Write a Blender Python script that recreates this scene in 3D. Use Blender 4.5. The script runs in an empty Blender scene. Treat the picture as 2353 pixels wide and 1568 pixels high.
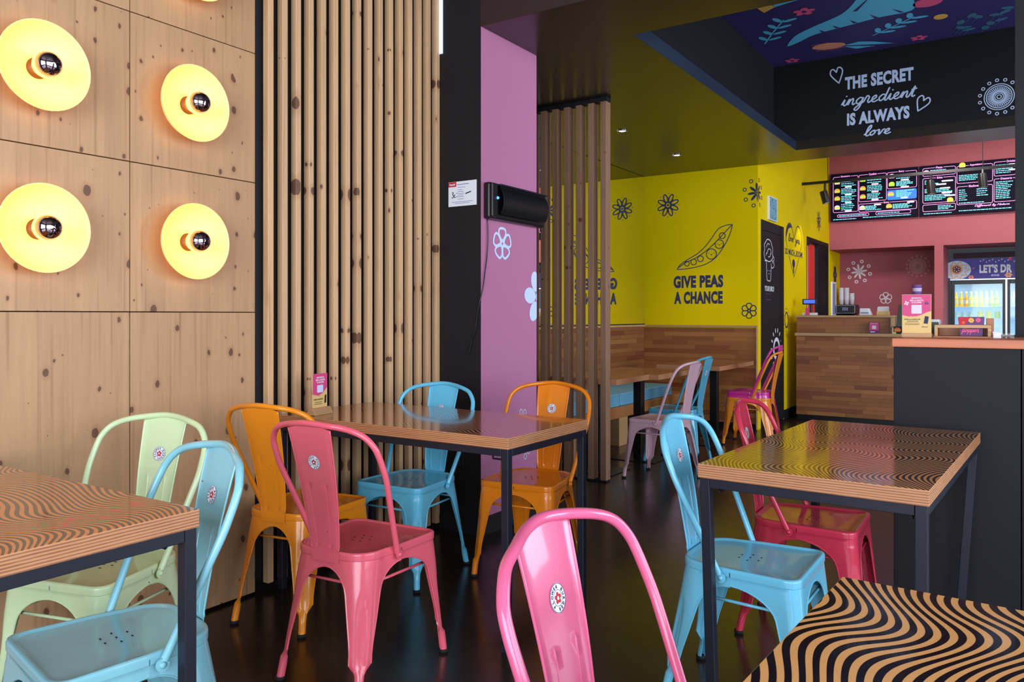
import bpy, bmesh, math, random
from math import sin, cos, pi, radians, sqrt
from mathutils import Vector, Matrix
random.seed(7)
S = bpy.context.scene
COL = S.collection

# ------------------------------------------------------------------ camera, world, lights, exposure
cd = bpy.data.cameras.new('camera'); cam = bpy.data.objects.new('camera', cd); COL.objects.link(cam)
cam.location = (0, 0, 1.178); cam.rotation_euler = (radians(90), 0, radians(33.27 - 90))
cd.sensor_fit = 'HORIZONTAL'; cd.sensor_width = 36; cd.lens = 1802 / 2353 * 36
cd.shift_y = -60 / 2353; cd.clip_start = .02
S.camera = cam
S.view_settings.view_transform = 'Standard'; S.view_settings.look = 'None'
S.view_settings.exposure = 0.14; S.view_settings.gamma = 1; S.view_settings.use_curve_mapping = False
w = bpy.data.worlds.new('world'); S.world = w; w.use_nodes = True
w.node_tree.nodes['Background'].inputs[0].default_value = (.75, .85, 1, 1)
w.node_tree.nodes['Background'].inputs[1].default_value = .05
cy = S.cycles
cy.use_denoising = True; cy.max_bounces = 7; cy.diffuse_bounces = 4; cy.glossy_bounces = 4; cy.transmission_bounces = 6
cy.transparent_max_bounces = 8; cy.caustics_reflective = False; cy.caustics_refractive = False; cy.sample_clamp_indirect = 6
def light(kind, name, loc, aim, power, color, size=None, size_y=None, spot=None, blend=.5, radius=None):
    d = bpy.data.lights.new(name, kind); d.energy = power; d.color = color
    if kind == 'AREA':
        d.shape = 'RECTANGLE'; d.size = size; d.size_y = size_y or size
    if kind == 'SPOT':
        d.spot_size = radians(spot); d.spot_blend = blend
    if radius is not None: d.shadow_soft_size = radius
    o = bpy.data.objects.new(name, d); COL.objects.link(o); o.location = loc
    o.rotation_euler = (Vector(aim) - Vector(loc)).to_track_quat('-Z', 'Y').to_euler()
    return o
# daylight through the shop windows: street side behind the camera (-x) and the long side (-y)
DAY = (.80, .89, 1.0)
light('AREA', 'daylight_street', (-3.3, -.9, 1.85), (10, -.9, 1.75), 400, DAY, 4.6, 2.8)
light('AREA', 'daylight_side', (.6, -3.7, 1.85), (.6, 10, 1.75), 270, DAY, 4.6, 2.8)
light('AREA', 'daylight_side_far', (6.1, -3.9, 1.85), (6.1, 10, 2.0), 270, DAY, 3.4, 2.8)
light('SPOT', 'added_bar_fill', (8.75, .9, 3.35), (11.6, .9, 1.45), 165, (1, .92, .88), spot=84, blend=.9, radius=.25)  # unseen spots added above the soffit to light the rose bar wall
light('SPOT', 'added_bar_fill', (8.75, -.6, 3.35), (11.6, -.2, 1.45), 110, (1, .92, .88), spot=84, blend=.9, radius=.25)
light('AREA', 'kitchen_ceiling_light', (10.0, -1.2, 3.8), (10.0, -.4, 0), 40, (1, .93, .86), 1.8, 1.2)
light('AREA', 'fridge_light', (12.42, .3, 1.58), (12.7, .3, .6), 2.6, (.8, .95, 1), .9, .05)
for x, y in ((5.958, 2.812), (7.151, 2.803)):
    light('SPOT', 'downlight_beam', (x, y, 2.68), (x, y, 0), 24, (1, .9, .72), spot=100, blend=.8, radius=.03)

# ------------------------------------------------------------------ materials
def lin(c):
    return tuple(((v / 255) / 12.92 if v / 255 <= .04045 else ((v / 255 + .055) / 1.055) ** 2.4) for v in c) + (1,)
class NT:
    def __init__(s, name):
        s.m = bpy.data.materials.new(name); s.m.use_nodes = True; s.t = s.m.node_tree; s.n = s.t.nodes
        s.b = s.n['Principled BSDF']
    def add(s, typ, **kw):
        n = s.n.new(typ)
        for k, v in kw.items(): setattr(n, k, v)
        return n
    def set(s, node, **kw):
        for k, v in kw.items(): node.inputs[k.replace('_', ' ')].default_value = v
        return node
    def link(s, a, b): s.t.links.new(a, b)
    def math(s, op, a, b=None, c=None):
        n = s.add('ShaderNodeMath', operation=op)
        for i, v in enumerate((a, b, c)):
            if v is None: continue
            if hasattr(v, 'links'): s.link(v, n.inputs[i])
            else: n.inputs[i].default_value = v
        return n.outputs[0]
    def mix(s, f, a, b, blend='MIX'):
        n = s.add('ShaderNodeMix', data_type='RGBA', blend_type=blend)
        for i, v in ((0, f), (6, a), (7, b)):
            if hasattr(v, 'links'): s.link(v, n.inputs[i])
            else: n.inputs[i].default_value = v
        return n.outputs[2]
    def ramp(s, f, stops):
        n = s.add('ShaderNodeValToRGB'); e = n.color_ramp.elements
        while len(e) < len(stops): e.new(.5)
        for i, (p, c) in enumerate(stops): e[i].position = p; e[i].color = c
        s.link(f, n.inputs[0]); return n.outputs[0]
    def coord(s, scale=(1, 1, 1), kind='Object', rnd=False, rot=(0, 0, 0)):
        tc = s.add('ShaderNodeTexCoord'); mp = s.add('ShaderNodeMapping'); mp.inputs['Scale'].default_value = scale
        mp.inputs['Rotation'].default_value = rot
        src = tc.outputs[kind]
        if rnd:
            oi = s.add('ShaderNodeObjectInfo'); v = s.add('ShaderNodeVectorMath', operation='SCALE'); v.inputs[0].default_value = (37, 53, 71)
            s.link(oi.outputs['Random'], v.inputs['Scale']); a = s.add('ShaderNodeVectorMath', operation='ADD')
            s.link(src, a.inputs[0]); s.link(v.outputs[0], a.inputs[1]); src = a.outputs[0]
        s.link(src, mp.inputs[0]); return mp.outputs[0]
    def noise(s, vec, scale, detail=3, rough=.5):
        n = s.add('ShaderNodeTexNoise'); s.set(n, Scale=scale, Detail=detail, Roughness=rough); s.link(vec, n.inputs['Vector']); return n.outputs[0]
    def bump(s, h, strength=.2, dist=.002):
        n = s.add('ShaderNodeBump'); s.set(n, Strength=strength, Distance=dist); s.link(h, n.inputs['Height']); s.link(n.outputs[0], s.b.inputs['Normal'])
def mat(name, c, rough=.5, metal=0, coat=0, emit=0, emit_c=None, spec=.5, trans=0, ior=1.45, alpha=1):
    k = NT(name); b = k.b
    k.set(b, Base_Color=lin(c), Roughness=rough, Metallic=metal, IOR=ior)
    b.inputs['Coat Weight'].default_value = coat; b.inputs['Coat Roughness'].default_value = .08
    b.inputs['Specular IOR Level'].default_value = spec; b.inputs['Transmission Weight'].default_value = trans
    b.inputs['Alpha'].default_value = alpha
    if emit:
        b.inputs['Emission Color'].default_value = lin(emit_c or c); b.inputs['Emission Strength'].default_value = emit
    return k.m
def paint(name, c, rough=.6, var=.06, bumpy=.05, coat=0, spec=.5):
    k = NT(name); co = k.coord(); n = k.noise(co, 2.2, 4); f = k.math('MULTIPLY', n, var * 2)
    d = tuple(v * .8 for v in c)
    k.link(k.mix(f, lin(c), lin(d)), k.b.inputs['Base Color']); k.set(k.b, Roughness=rough)
    k.b.inputs['Coat Weight'].default_value = coat; k.b.inputs['Specular IOR Level'].default_value = spec
    k.bump(k.noise(co, 120, 2), bumpy, .001); return k.m
def enamel(name, c):
    """worn glossy chair paint"""
    k = NT(name); co = k.coord(rnd=True)
    chip = k.noise(co, 55, 3, .6); mask = k.math('GREATER_THAN', chip, .735)
    dull = k.math('MULTIPLY', k.noise(co, 9, 3), .25)
    base = k.mix(dull, lin(c), lin(tuple(min(255, v * .82 + 12) for v in c)))
    k.link(k.mix(k.math('MULTIPLY', mask, .8), base, lin((62, 50, 48))), k.b.inputs['Base Color'])
    k.link(k.math('ADD', k.math('MULTIPLY', k.noise(co, 14, 3), .12), .17), k.b.inputs['Roughness'])
    k.set(k.b, IOR=1.5); k.b.inputs['Specular IOR Level'].default_value = .3; k.b.inputs['Coat Weight'].default_value = .4; k.b.inputs['Coat Roughness'].default_value = .06
    return k.m
def pine(name, tint=(205, 160, 118), knots=1.0, long='z', board=.095, grain=1.0, kscale=9.5):
    k = NT(name); co = k.coord(rnd=True)
    sc = {'z': (1, 1, .06), 'x': (.06, 1, 1), 'y': (1, .06, 1)}[long]
    mp = k.add('ShaderNodeMapping'); mp.inputs['Scale'].default_value = sc; k.link(co, mp.inputs[0])
    g = k.noise(mp.outputs[0], 42 * grain, 5, .65); g2 = k.noise(mp.outputs[0], 150 * grain, 2)
    sep = k.add('ShaderNodeSeparateXYZ'); k.link(co, sep.inputs[0])
    ax = {'z': 0, 'x': 1, 'y': 0}[long]
    cell = k.math('FLOOR', k.math('DIVIDE', k.math('ADD', sep.outputs[ax], sep.outputs[1]), board))
    wn = k.add('ShaderNodeTexWhiteNoise', noise_dimensions='1D'); k.link(cell, wn.inputs['W'])
    dk = tuple(v * .80 for v in tint); lt = tuple(min(255, v * 1.07) for v in tint)
    c1 = k.mix(wn.outputs[0], lin(tint), lin(lt)); c2 = k.mix(k.math('MULTIPLY', g, .75), c1, lin(dk))
    c3 = k.mix(k.math('MULTIPLY', g2, .25), c2, lin(tuple(v * .7 for v in tint)))
    st_ = k.noise(k.coord(scale={'z': (1, 1, .018), 'x': (.018, 1, 1), 'y': (1, .018, 1)}[long], rnd=True), 75 * grain, 2, .4)
    sf_ = k.math('MULTIPLY', k.math('MAXIMUM', k.math('SUBTRACT', st_, .58), 0), 2.6)
    c3 = k.mix(sf_, c3, lin(tuple(v * q for v, q in zip(tint, (.66, .58, .5)))))
    if knots:
        ks = {'z': (1, 1, .62), 'x': (.62, 1, 1), 'y': (1, .62, 1)}[long]
        m2 = k.add('ShaderNodeCombineXYZ'); a_, b_ = {'z': (0, 2), 'y': (0, 1), 'x': (2, 0)}[long]
        k.link(k.math('ADD', sep.outputs[a_], k.math('MULTIPLY', sep.outputs[1], .7 if long != 'y' else 0)), m2.inputs[0]); k.link(k.math('MULTIPLY', sep.outputs[b_], .68), m2.inputs[1])
        nz = k.add('ShaderNodeTexNoise'); k.set(nz, Scale=30, Detail=2); k.link(m2.outputs[0], nz.inputs['Vector'])
        off = k.add('ShaderNodeVectorMath', operation='SCALE'); off.inputs['Scale'].default_value = .012; k.link(nz.outputs[1], off.inputs[0])
        ad = k.add('ShaderNodeVectorMath', operation='ADD'); k.link(m2.outputs[0], ad.inputs[0]); k.link(off.outputs[0], ad.inputs[1])
        v = k.add('ShaderNodeTexVoronoi', feature='F1', voronoi_dimensions='2D'); k.set(v, Scale=kscale); k.link(ad.outputs[0], v.inputs['Vector'])
        sc3 = k.add('ShaderNodeSeparateColor'); k.link(v.outputs['Color'], sc3.inputs[0])
        rad = k.math('MULTIPLY', k.math('MULTIPLY', sc3.outputs[0], sc3.outputs[1]), .21 * knots)
        d = k.math('DIVIDE', v.outputs['Distance'], k.math('ADD', rad, .002))
        halo = k.math('SUBTRACT', 1, k.math('MULTIPLY', d, .42)); halo = k.math('MAXIMUM', halo, 0)
        core = k.math('LESS_THAN', d, 1)
        on = k.math('GREATER_THAN', sc3.outputs[2], .2)
        c3 = k.mix(k.math('MULTIPLY', k.math('MULTIPLY', halo, on), .55), c3, lin((150, 88, 52)))
        c3 = k.mix(k.math('MULTIPLY', k.math('MULTIPLY', core, on), .8), c3, lin((78, 44, 30)))
    k.link(c3, k.b.inputs['Base Color']); k.set(k.b, Roughness=.5); k.bump(g, .12, .001); return k.m
def plank_mat(name, cols, long='y'):
    k = NT(name); oi = k.add('ShaderNodeObjectInfo'); stops = [(i / max(1, len(cols) - 1), lin(c)) for i, c in enumerate(cols)]
    base = k.ramp(oi.outputs['Random'], stops); co = k.coord(kind='Generated', rnd=True, scale={'y': (1, 1.2, 10), 'x': (1.2, 1, 10)}[long])
    g = k.noise(co, 3.5, 6, .7); f = k.math('MULTIPLY', g, .75)
    k.link(k.mix(f, base, k.mix(.5, base, lin((58, 34, 18)))), k.b.inputs['Base Color']); k.set(k.b, Roughness=.42); k.bump(g, .15, .002); return k.m
def ply_edge(name):
    k = NT(name); co = k.coord(rnd=False); sep = k.add('ShaderNodeSeparateXYZ'); k.link(co, sep.inputs[0])
    n = k.noise(k.coord(scale=(2, 2, 60)), 6, 4, .6)
    z = k.math('ADD', k.math('MULTIPLY', sep.outputs[2], 330), k.math('MULTIPLY', n, 1.4))
    s_ = k.math('MULTIPLY', k.math('ADD', k.math('SINE', k.math('MULTIPLY', z, 2.9)), 1), .5)
    k.link(k.ramp(s_, [(0, lin((132, 84, 58))), (.3, lin((178, 120, 80))), (1, lin((198, 140, 98)))]), k.b.inputs['Base Color'])
    k.set(k.b, Roughness=.45); return k.m
def opart(name, seed=0., A=.035, pitch=.0165, wood=(222, 152, 88), ufreq=14.5):
    """table-top print: long wavy stripes running along local x"""
    k = NT(name); co = k.coord(); sep = k.add('ShaderNodeSeparateXYZ'); k.link(co, sep.inputs[0]); u, v = sep.outputs[0], sep.outputs[1]
    wob = k.math('MULTIPLY', k.math('SINE', k.math('ADD', k.math('MULTIPLY', u, 8.3), 1.3 + seed)), .7)
    ph = k.math('ADD', k.math('ADD', k.math('MULTIPLY', u, ufreq), k.math('MULTIPLY', k.math('SINE', k.math('ADD', k.math('MULTIPLY', v, 23), -1.8)), .42)), wob)
    amp = k.math('ADD', k.math('MULTIPLY', k.math('SINE', k.math('ADD', k.math('MULTIPLY', v, 7.), seed * 2)), .006), A)
    d = k.math('MULTIPLY', k.math('SINE', k.math('ADD', ph, seed)), amp)
    d2 = k.math('MULTIPLY', k.math('SINE', k.math('ADD', k.math('MULTIPLY', u, 9.5), k.math('MULTIPLY', v, -7))), .006)
    t = k.math('DIVIDE', k.math('ADD', k.math('ADD', v, d), d2), pitch)
    s_ = k.math('SINE', k.math('MULTIPLY', t, 2 * pi))
    f = k.ramp(k.math('ADD', k.math('MULTIPLY', s_, .5), .5), [(.44, (0, 0, 0, 1)), (.54, (1, 1, 1, 1))])
    g = k.noise(k.coord(scale=(1, 14, 1)), 9, 3)
    wd = k.mix(k.math('MULTIPLY', g, .35), lin(wood), lin(tuple(c * .85 for c in wood)))
    k.link(k.mix(f, wd, lin((30, 20, 24))), k.b.inputs['Base Color'])
    k.set(k.b, Roughness=.16, IOR=1.5); k.b.inputs['Coat Weight'].default_value = .5; k.b.inputs['Coat Roughness'].default_value = .05
    return k.m
def floor_mat():
    k = NT('dark polished concrete'); co = k.coord()
    n = k.noise(co, 1.1, 6, .6); n2 = k.noise(co, 7, 5, .7)
    k.link(k.mix(n, lin((30, 22, 20)), lin((52, 39, 33))), k.b.inputs['Base Color'])
    k.link(k.math('ADD', k.math('MULTIPLY', n2, .24), .10), k.b.inputs['Roughness']); k.set(k.b, IOR=1.5)
    k.bump(k.noise(co, 3, 4), .06, .01); return k.m

M = dict(
 black=paint('black wall paint', (25, 23, 27), .6, spec=.3), fascia=paint('dark brown fascia paint', (46, 31, 31), .5),
 ceil=paint('glossy black-brown ceiling paint', (44, 38, 30), .26, .3, .03), pink=paint('orchid pink wall paint', (186, 116, 154), .65, spec=.3),
 yellow=paint('yellow wall paint', (238, 208, 4), .65, spec=.06), rose=paint('dusty rose wall paint', (184, 96, 106), .6, spec=.3), roseD=paint('dark rose wall paint', (166, 84, 94), .6, spec=.3),
 navy=paint('navy soffit paint', (30, 42, 62), .4), navyD=paint('black navy paint', (14, 15, 20), .65, spec=.3), mural=paint('mural indigo', (52, 44, 104), .55),
 slate=paint('charcoal counter paint', (24, 22, 27), .6, spec=.25), plum=paint('plum niche paint', (86, 46, 66), .6), grey=paint('grey back room paint', (120, 116, 112), .7),
 steel=mat('dark blue-black powder coat', (34, 35, 47), .4, .25), rubber=mat('black rubber', (18, 18, 20), .8), black_pl=mat('black plastic', (20, 20, 23), .32),
 pine=pine('knotty pine panel', (196, 152, 110), 1.0, 'z', .095, 1.0, 13), slat=pine('pine batten', (224, 178, 134), 1.0, 'z', 5, 1.4, 8), slat2=pine('brown timber batten', (160, 118, 92), .5, 'z', 5, 1.2),
 lightwood=pine('light wood trim', (206, 160, 112), 0, 'y', 5), acacia=plank_mat('acacia strips', [(140, 84, 48), (168, 104, 58), (182, 118, 68), (154, 94, 52), (194, 128, 76), (136, 70, 50), (172, 110, 62)]),
 acaciax=plank_mat('acacia strips along x', [(124, 76, 42), (152, 98, 54), (166, 112, 62), (142, 88, 50), (176, 122, 72), (130, 68, 46), (158, 104, 58)], 'x'),
 acaciab=plank_mat('warm acacia strips', [(140, 82, 42), (166, 104, 54), (180, 118, 62), (154, 92, 48), (190, 128, 72), (146, 74, 44), (172, 108, 56)]),
 redwood=pine('reddish larch slab', (218, 128, 88), 0, 'y', 5, .5), ply=ply_edge('birch plywood edge'),
 white=mat('white vinyl', (232, 234, 244), .6), skyv=mat('pale blue vinyl', (204, 220, 250), .6), lilac=mat('lilac white vinyl', (226, 212, 222), .6),
 navyv=mat('navy vinyl', (42, 44, 84), .6), yel=mat('yellow vinyl', (226, 200, 30), .6), taupe=mat('rose taupe vinyl', (196, 140, 136), .6),
 chrome=mat('mirrored bulb cap', (196, 176, 186), .04, 1), mirror=mat('mirror glass', (245, 245, 240), .0, 1), steelm=mat('brushed steel', (190, 190, 195), .3, 1),
 socket=mat('brown lamp socket', (112, 66, 30), .5), paper=mat('white paper', (228, 230, 238), .7), red=mat('red print', (190, 30, 50), .6), ink=mat('black ink', (26, 26, 34), .7),
 magenta=mat('magenta print', (214, 72, 128), .5), sand=mat('sand print', (226, 190, 122), .5), greyp=mat('grey print', (140, 150, 190), .7), green=mat('grey-green panel', (78, 86, 74), .5),
 cushion=paint('blue vinyl cushion', (110, 178, 214), .45), cyan=mat('sky blue mural print', (92, 190, 230), .55), rosep=mat('pink mural print', (226, 88, 134), .55), peach=mat('peach mural print', (232, 160, 120), .55),
 ochre=mat('ochre mural print', (226, 176, 84), .55), tealp=mat('teal mural print', (62, 108, 136), .55), purple=mat('purple print', (96, 50, 110), .5), orange=mat('orange print', (232, 96, 40), .5),
 curtain=paint('red curtain cloth', (206, 42, 34), .8), screen=mat('screen black', (14, 10, 26), .6, spec=.1, emit=.25, emit_c=(20, 14, 40)),
 tc=mat('screen cyan text', (120, 220, 240), .5, emit=1.0), tp=mat('screen pink text', (250, 150, 226), .5, emit=1.1), tw=mat('screen white pill', (244, 214, 246), .5, emit=1.1), tb=mat('screen blue box', (40, 110, 214), .5, emit=.7),
 bun=mat('screen burger bun', (226, 150, 80), .5, emit=.8), bung=mat('screen green bun', (170, 210, 60), .5, emit=.8), bunp=mat('screen pale bun', (226, 196, 214), .5, emit=.8), yels=mat('screen yellow', (246, 214, 60), .5, emit=.9),
 led=mat('blue led', (60, 130, 255), .5, emit=4), lcd=mat('blue lcd', (70, 100, 240), .4, emit=.9), fridgew=mat('self-glowing fridge liner', (206, 224, 236), .5, emit=.2, emit_c=(180, 225, 255)),  # liner glows faintly by itself, standing in for the cabinet light
 glow=mat('fridge light tube', (220, 245, 255), .5, emit=2.5), daypane=mat('daylit pane', (200, 222, 255), .4, emit=1.0, emit_c=(180, 205, 255)), downl=mat('downlight lens', (255, 240, 215), .4, emit=30),
 backlit=mat('white with daylight glow', (225, 230, 240), .6, emit=.5), bluep=mat('blue print', (60, 52, 130), .5, emit=.18), exits=None, glass=None)  # back room white emits by itself, in place of daylight in there
k = NT('clear glass'); t = k.add('ShaderNodeBsdfTransparent'); gl = k.add('ShaderNodeBsdfGlossy'); k.set(gl, Roughness=.03); fr = k.add('ShaderNodeFresnel'); mx = k.add('ShaderNodeMixShader')
k.link(k.math('MULTIPLY', fr.outputs[0], .4), mx.inputs[0]); k.link(t.outputs[0], mx.inputs[1]); k.link(gl.outputs[0], mx.inputs[2]); k.link(mx.outputs[0], k.n['Material Output'].inputs[0]); M['glass'] = k.m
k = NT('teal leaf picture'); n = k.noise(k.coord(scale=(1, 1, 1)), 34, 4, .7)
k.link(k.ramp(n, [(.4, lin((40, 120, 150))), (.5, lin((150, 205, 225))), (.6, lin((30, 90, 120)))]), k.b.inputs['Base Color']); M['exits'] = k.m
# lamp shade: opal glass lit from inside
k = NT('amber opal glass'); k.set(k.b, Base_Color=lin((255, 234, 160)), Roughness=.4); tr = k.add('ShaderNodeBsdfTranslucent'); tr.inputs[0].default_value = lin((255, 190, 70)); mx = k.add('ShaderNodeMixShader'); mx.inputs[0].default_value = .05
k.b.inputs['Emission Color'].default_value = lin((255, 170, 36)); k.b.inputs['Emission Strength'].default_value = .6
k.link(k.b.outputs[0], mx.inputs[1]); k.link(tr.outputs[0], mx.inputs[2]); k.link(mx.outputs[0], k.n['Material Output'].inputs[0]); M['shade'] = k.m
M['bulb'] = mat('glowing bulb glass', (255, 214, 90), .3, emit=6.5, emit_c=(255, 194, 66))
M['floor'] = floor_mat()

# ------------------------------------------------------------------ mesh helpers
class MB:
    def __init__(s): s.v = []; s.f = []; s.m = []
    def face(s, idx, m=0): s.f.append(tuple(idx)); s.m.append(m)
    def add(s, vs): b = len(s.v); s.v += [tuple(p) for p in vs]; return b
    def box(s, x0, x1, y0, y1, z0, z1, m=0, fm=None):
        b = s.add([(x, y, z) for z in (z0, z1) for y in (y0, y1) for x in (x0, x1)]); fm = fm or {}
        for n, q in (('-z', (0, 2, 3, 1)), ('+z', (4, 5, 7, 6)), ('-y', (0, 1, 5, 4)), ('+y', (2, 6, 7, 3)), ('-x', (0, 4, 6, 2)), ('+x', (1, 3, 7, 5))):
            s.face([b + i for i in q], fm.get(n, m))
        return s
    def prism(s, bot, top, m=0):
        n = len(bot); b = s.add(bot); c = s.add(top)
        s.face([b + i for i in range(n)][::-1], m); s.face([c + i for i in range(n)], m)
        for i in range(n): j = (i + 1) % n; s.face((b + i, b + j, c + j, c + i), m)
        return s
    def grid(s, pts, closed=False, m=0):
        nu, nv = len(pts), len(pts[0]); b = s.add([p for r in pts for p in r])
        for i in range(nu - 1):
            for j in range(nv if closed else nv - 1):
                k = (j + 1) % nv; s.face((b + i * nv + j, b + i * nv + k, b + (i + 1) * nv + k, b + (i + 1) * nv + j), m)
        return b
    def tube(s, path, r, n=10, m=0, cap=True, closed=False):
        P = [Vector(p) for p in path]; L = len(P); rings = []; nrm = None
        for i in range(L):
            a = P[i - 1] if (i or closed) else P[0]; c = P[(i + 1) % L] if (i < L - 1 or closed) else P[-1]
            t = (c - a).normalized()
            if nrm is None:
                nrm = t.orthogonal().normalized()
            nrm = (nrm - t * nrm.dot(t)).normalized(); bn = t.cross(nrm)
            rr = r[i] if isinstance(r, (list, tuple)) else r
            rings.append([P[i] + (nrm * cos(2 * pi * q / n) + bn * sin(2 * pi * q / n)) * rr for q in range(n)])
        if closed: rings.append(rings[0])
        b = s.grid(rings, True, m)
        if cap and not closed:
            s.face([b + q for q in range(n)][::-1], m); e = b + (L - 1) * n; s.face([e + q for q in range(n)], m)
        return s
    def lathe(s, prof, n=32, org=(0, 0, 0), axis='z', m=0):
        rows = []
        for r, h in prof:
            row = []
            for q in range(n):
                a = 2 * pi * q / n; p = {'z': (r * cos(a), r * sin(a), h), '-y': (r * cos(a), -h, r * sin(a)), 'x': (h, r * cos(a), r * sin(a))}[axis]
                row.append((p[0] + org[0], p[1] + org[1], p[2] + org[2]))
            rows.append(row)
        s.grid(rows, True, m); return s
    def sphere(s, c, r, n=14, k=9, sc=(1, 1, 1), m=0):
        rows = [[(c[0] + sc[0] * r * sin(pi * i / k) * cos(2 * pi * j / n), c[1] + sc[1] * r * sin(pi * i / k) * sin(2 * pi * j / n), c[2] + sc[2] * r * cos(pi * i / k)) for j in range(n)] for i in range(k + 1)]
        s.grid(rows, True, m); return s
    def mesh(s, name, smooth=False):
        me = bpy.data.meshes.new(name); me.from_pydata(s.v, [], s.f); me.polygons.foreach_set('material_index', s.m)
        bm = bmesh.new(); bm.from_mesh(me); bmesh.ops.remove_doubles(bm, verts=bm.verts, dist=1e-5)
        bmesh.ops.recalc_face_normals(bm, faces=bm.faces); bm.to_mesh(me); bm.free()
        if smooth: me.shade_smooth()
        return me
def obj(name, mb, mats, parent=None, smooth=False, bevel=0, loc=None, label=None, rz=0, auto=None):
    me = mb if isinstance(mb, bpy.types.Mesh) else mb.mesh(name, smooth or bool(auto))
    o = bpy.data.objects.new(name, me); COL.objects.link(o)
    if not me.materials:
        for m_ in (mats if isinstance(mats, (list, tuple)) else [mats]): me.materials.append(m_)
    if auto: me.set_sharp_from_angle(angle=radians(auto))
    if bevel:
        bv = o.modifiers.new('edge', 'BEVEL'); bv.width = bevel; bv.segments = 2; bv.limit_method = 'ANGLE'
    if parent: o.parent = parent
    if loc: o.location = loc
    if rz: o.rotation_euler = (0, 0, rz)
    if label: o['label'] = label
    return o
def tag(o, label, cat, group=None):
    o['label'] = label; o['category'] = cat
    if group: o['group'] = group
    return o
def thing(name, label, cat, loc=(0, 0, 0), rz=0, group=None):
    o = bpy.data.objects.new(name, None); COL.objects.link(o); o.location = loc; o.rotation_euler = (0, 0, rz); o.empty_display_size = .1
    return tag(o, label, cat, group)
def struct(name, mb, mats, parent=None, bevel=0, **kw):
    o = obj(name, mb, mats, parent, bevel=bevel, **kw)
    if not parent: o['kind'] = 'structure'
    return o
def box(*a, **kw): return MB().box(*a, **kw)
UNIT = {}
def plank(name, m, parent, x0, x1, y0, y1, z0, z1):
    if m.name not in UNIT:
        me = box(-.5, .5, -.5, .5, -.5, .5).mesh('plank'); me.materials.append(m); UNIT[m.name] = me
    o = bpy.data.objects.new(name, UNIT[m.name]); COL.objects.link(o); o.parent = parent
    o.location = ((x0 + x1) / 2, (y0 + y1) / 2, (z0 + z1) / 2); o.scale = (x1 - x0, y1 - y0, z1 - z0); return o
def baked(mb, name, mods, smooth=True, auto=None):
    """mesh with modifiers applied once, so copies can share it"""
    me = mb.mesh(name, smooth); o = bpy.data.objects.new('tmp', me); COL.objects.link(o)
    for typ, kw in mods:
        md = o.modifiers.new('m', typ)
        for k_, v in kw.items(): setattr(md, k_, v)
    dg = bpy.context.evaluated_depsgraph_get(); out = bpy.data.meshes.new_from_object(o.evaluated_get(dg)); out.name = name
    bpy.data.objects.remove(o); 
    if auto: out.set_sharp_from_angle(angle=radians(auto))
    return out

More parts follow.
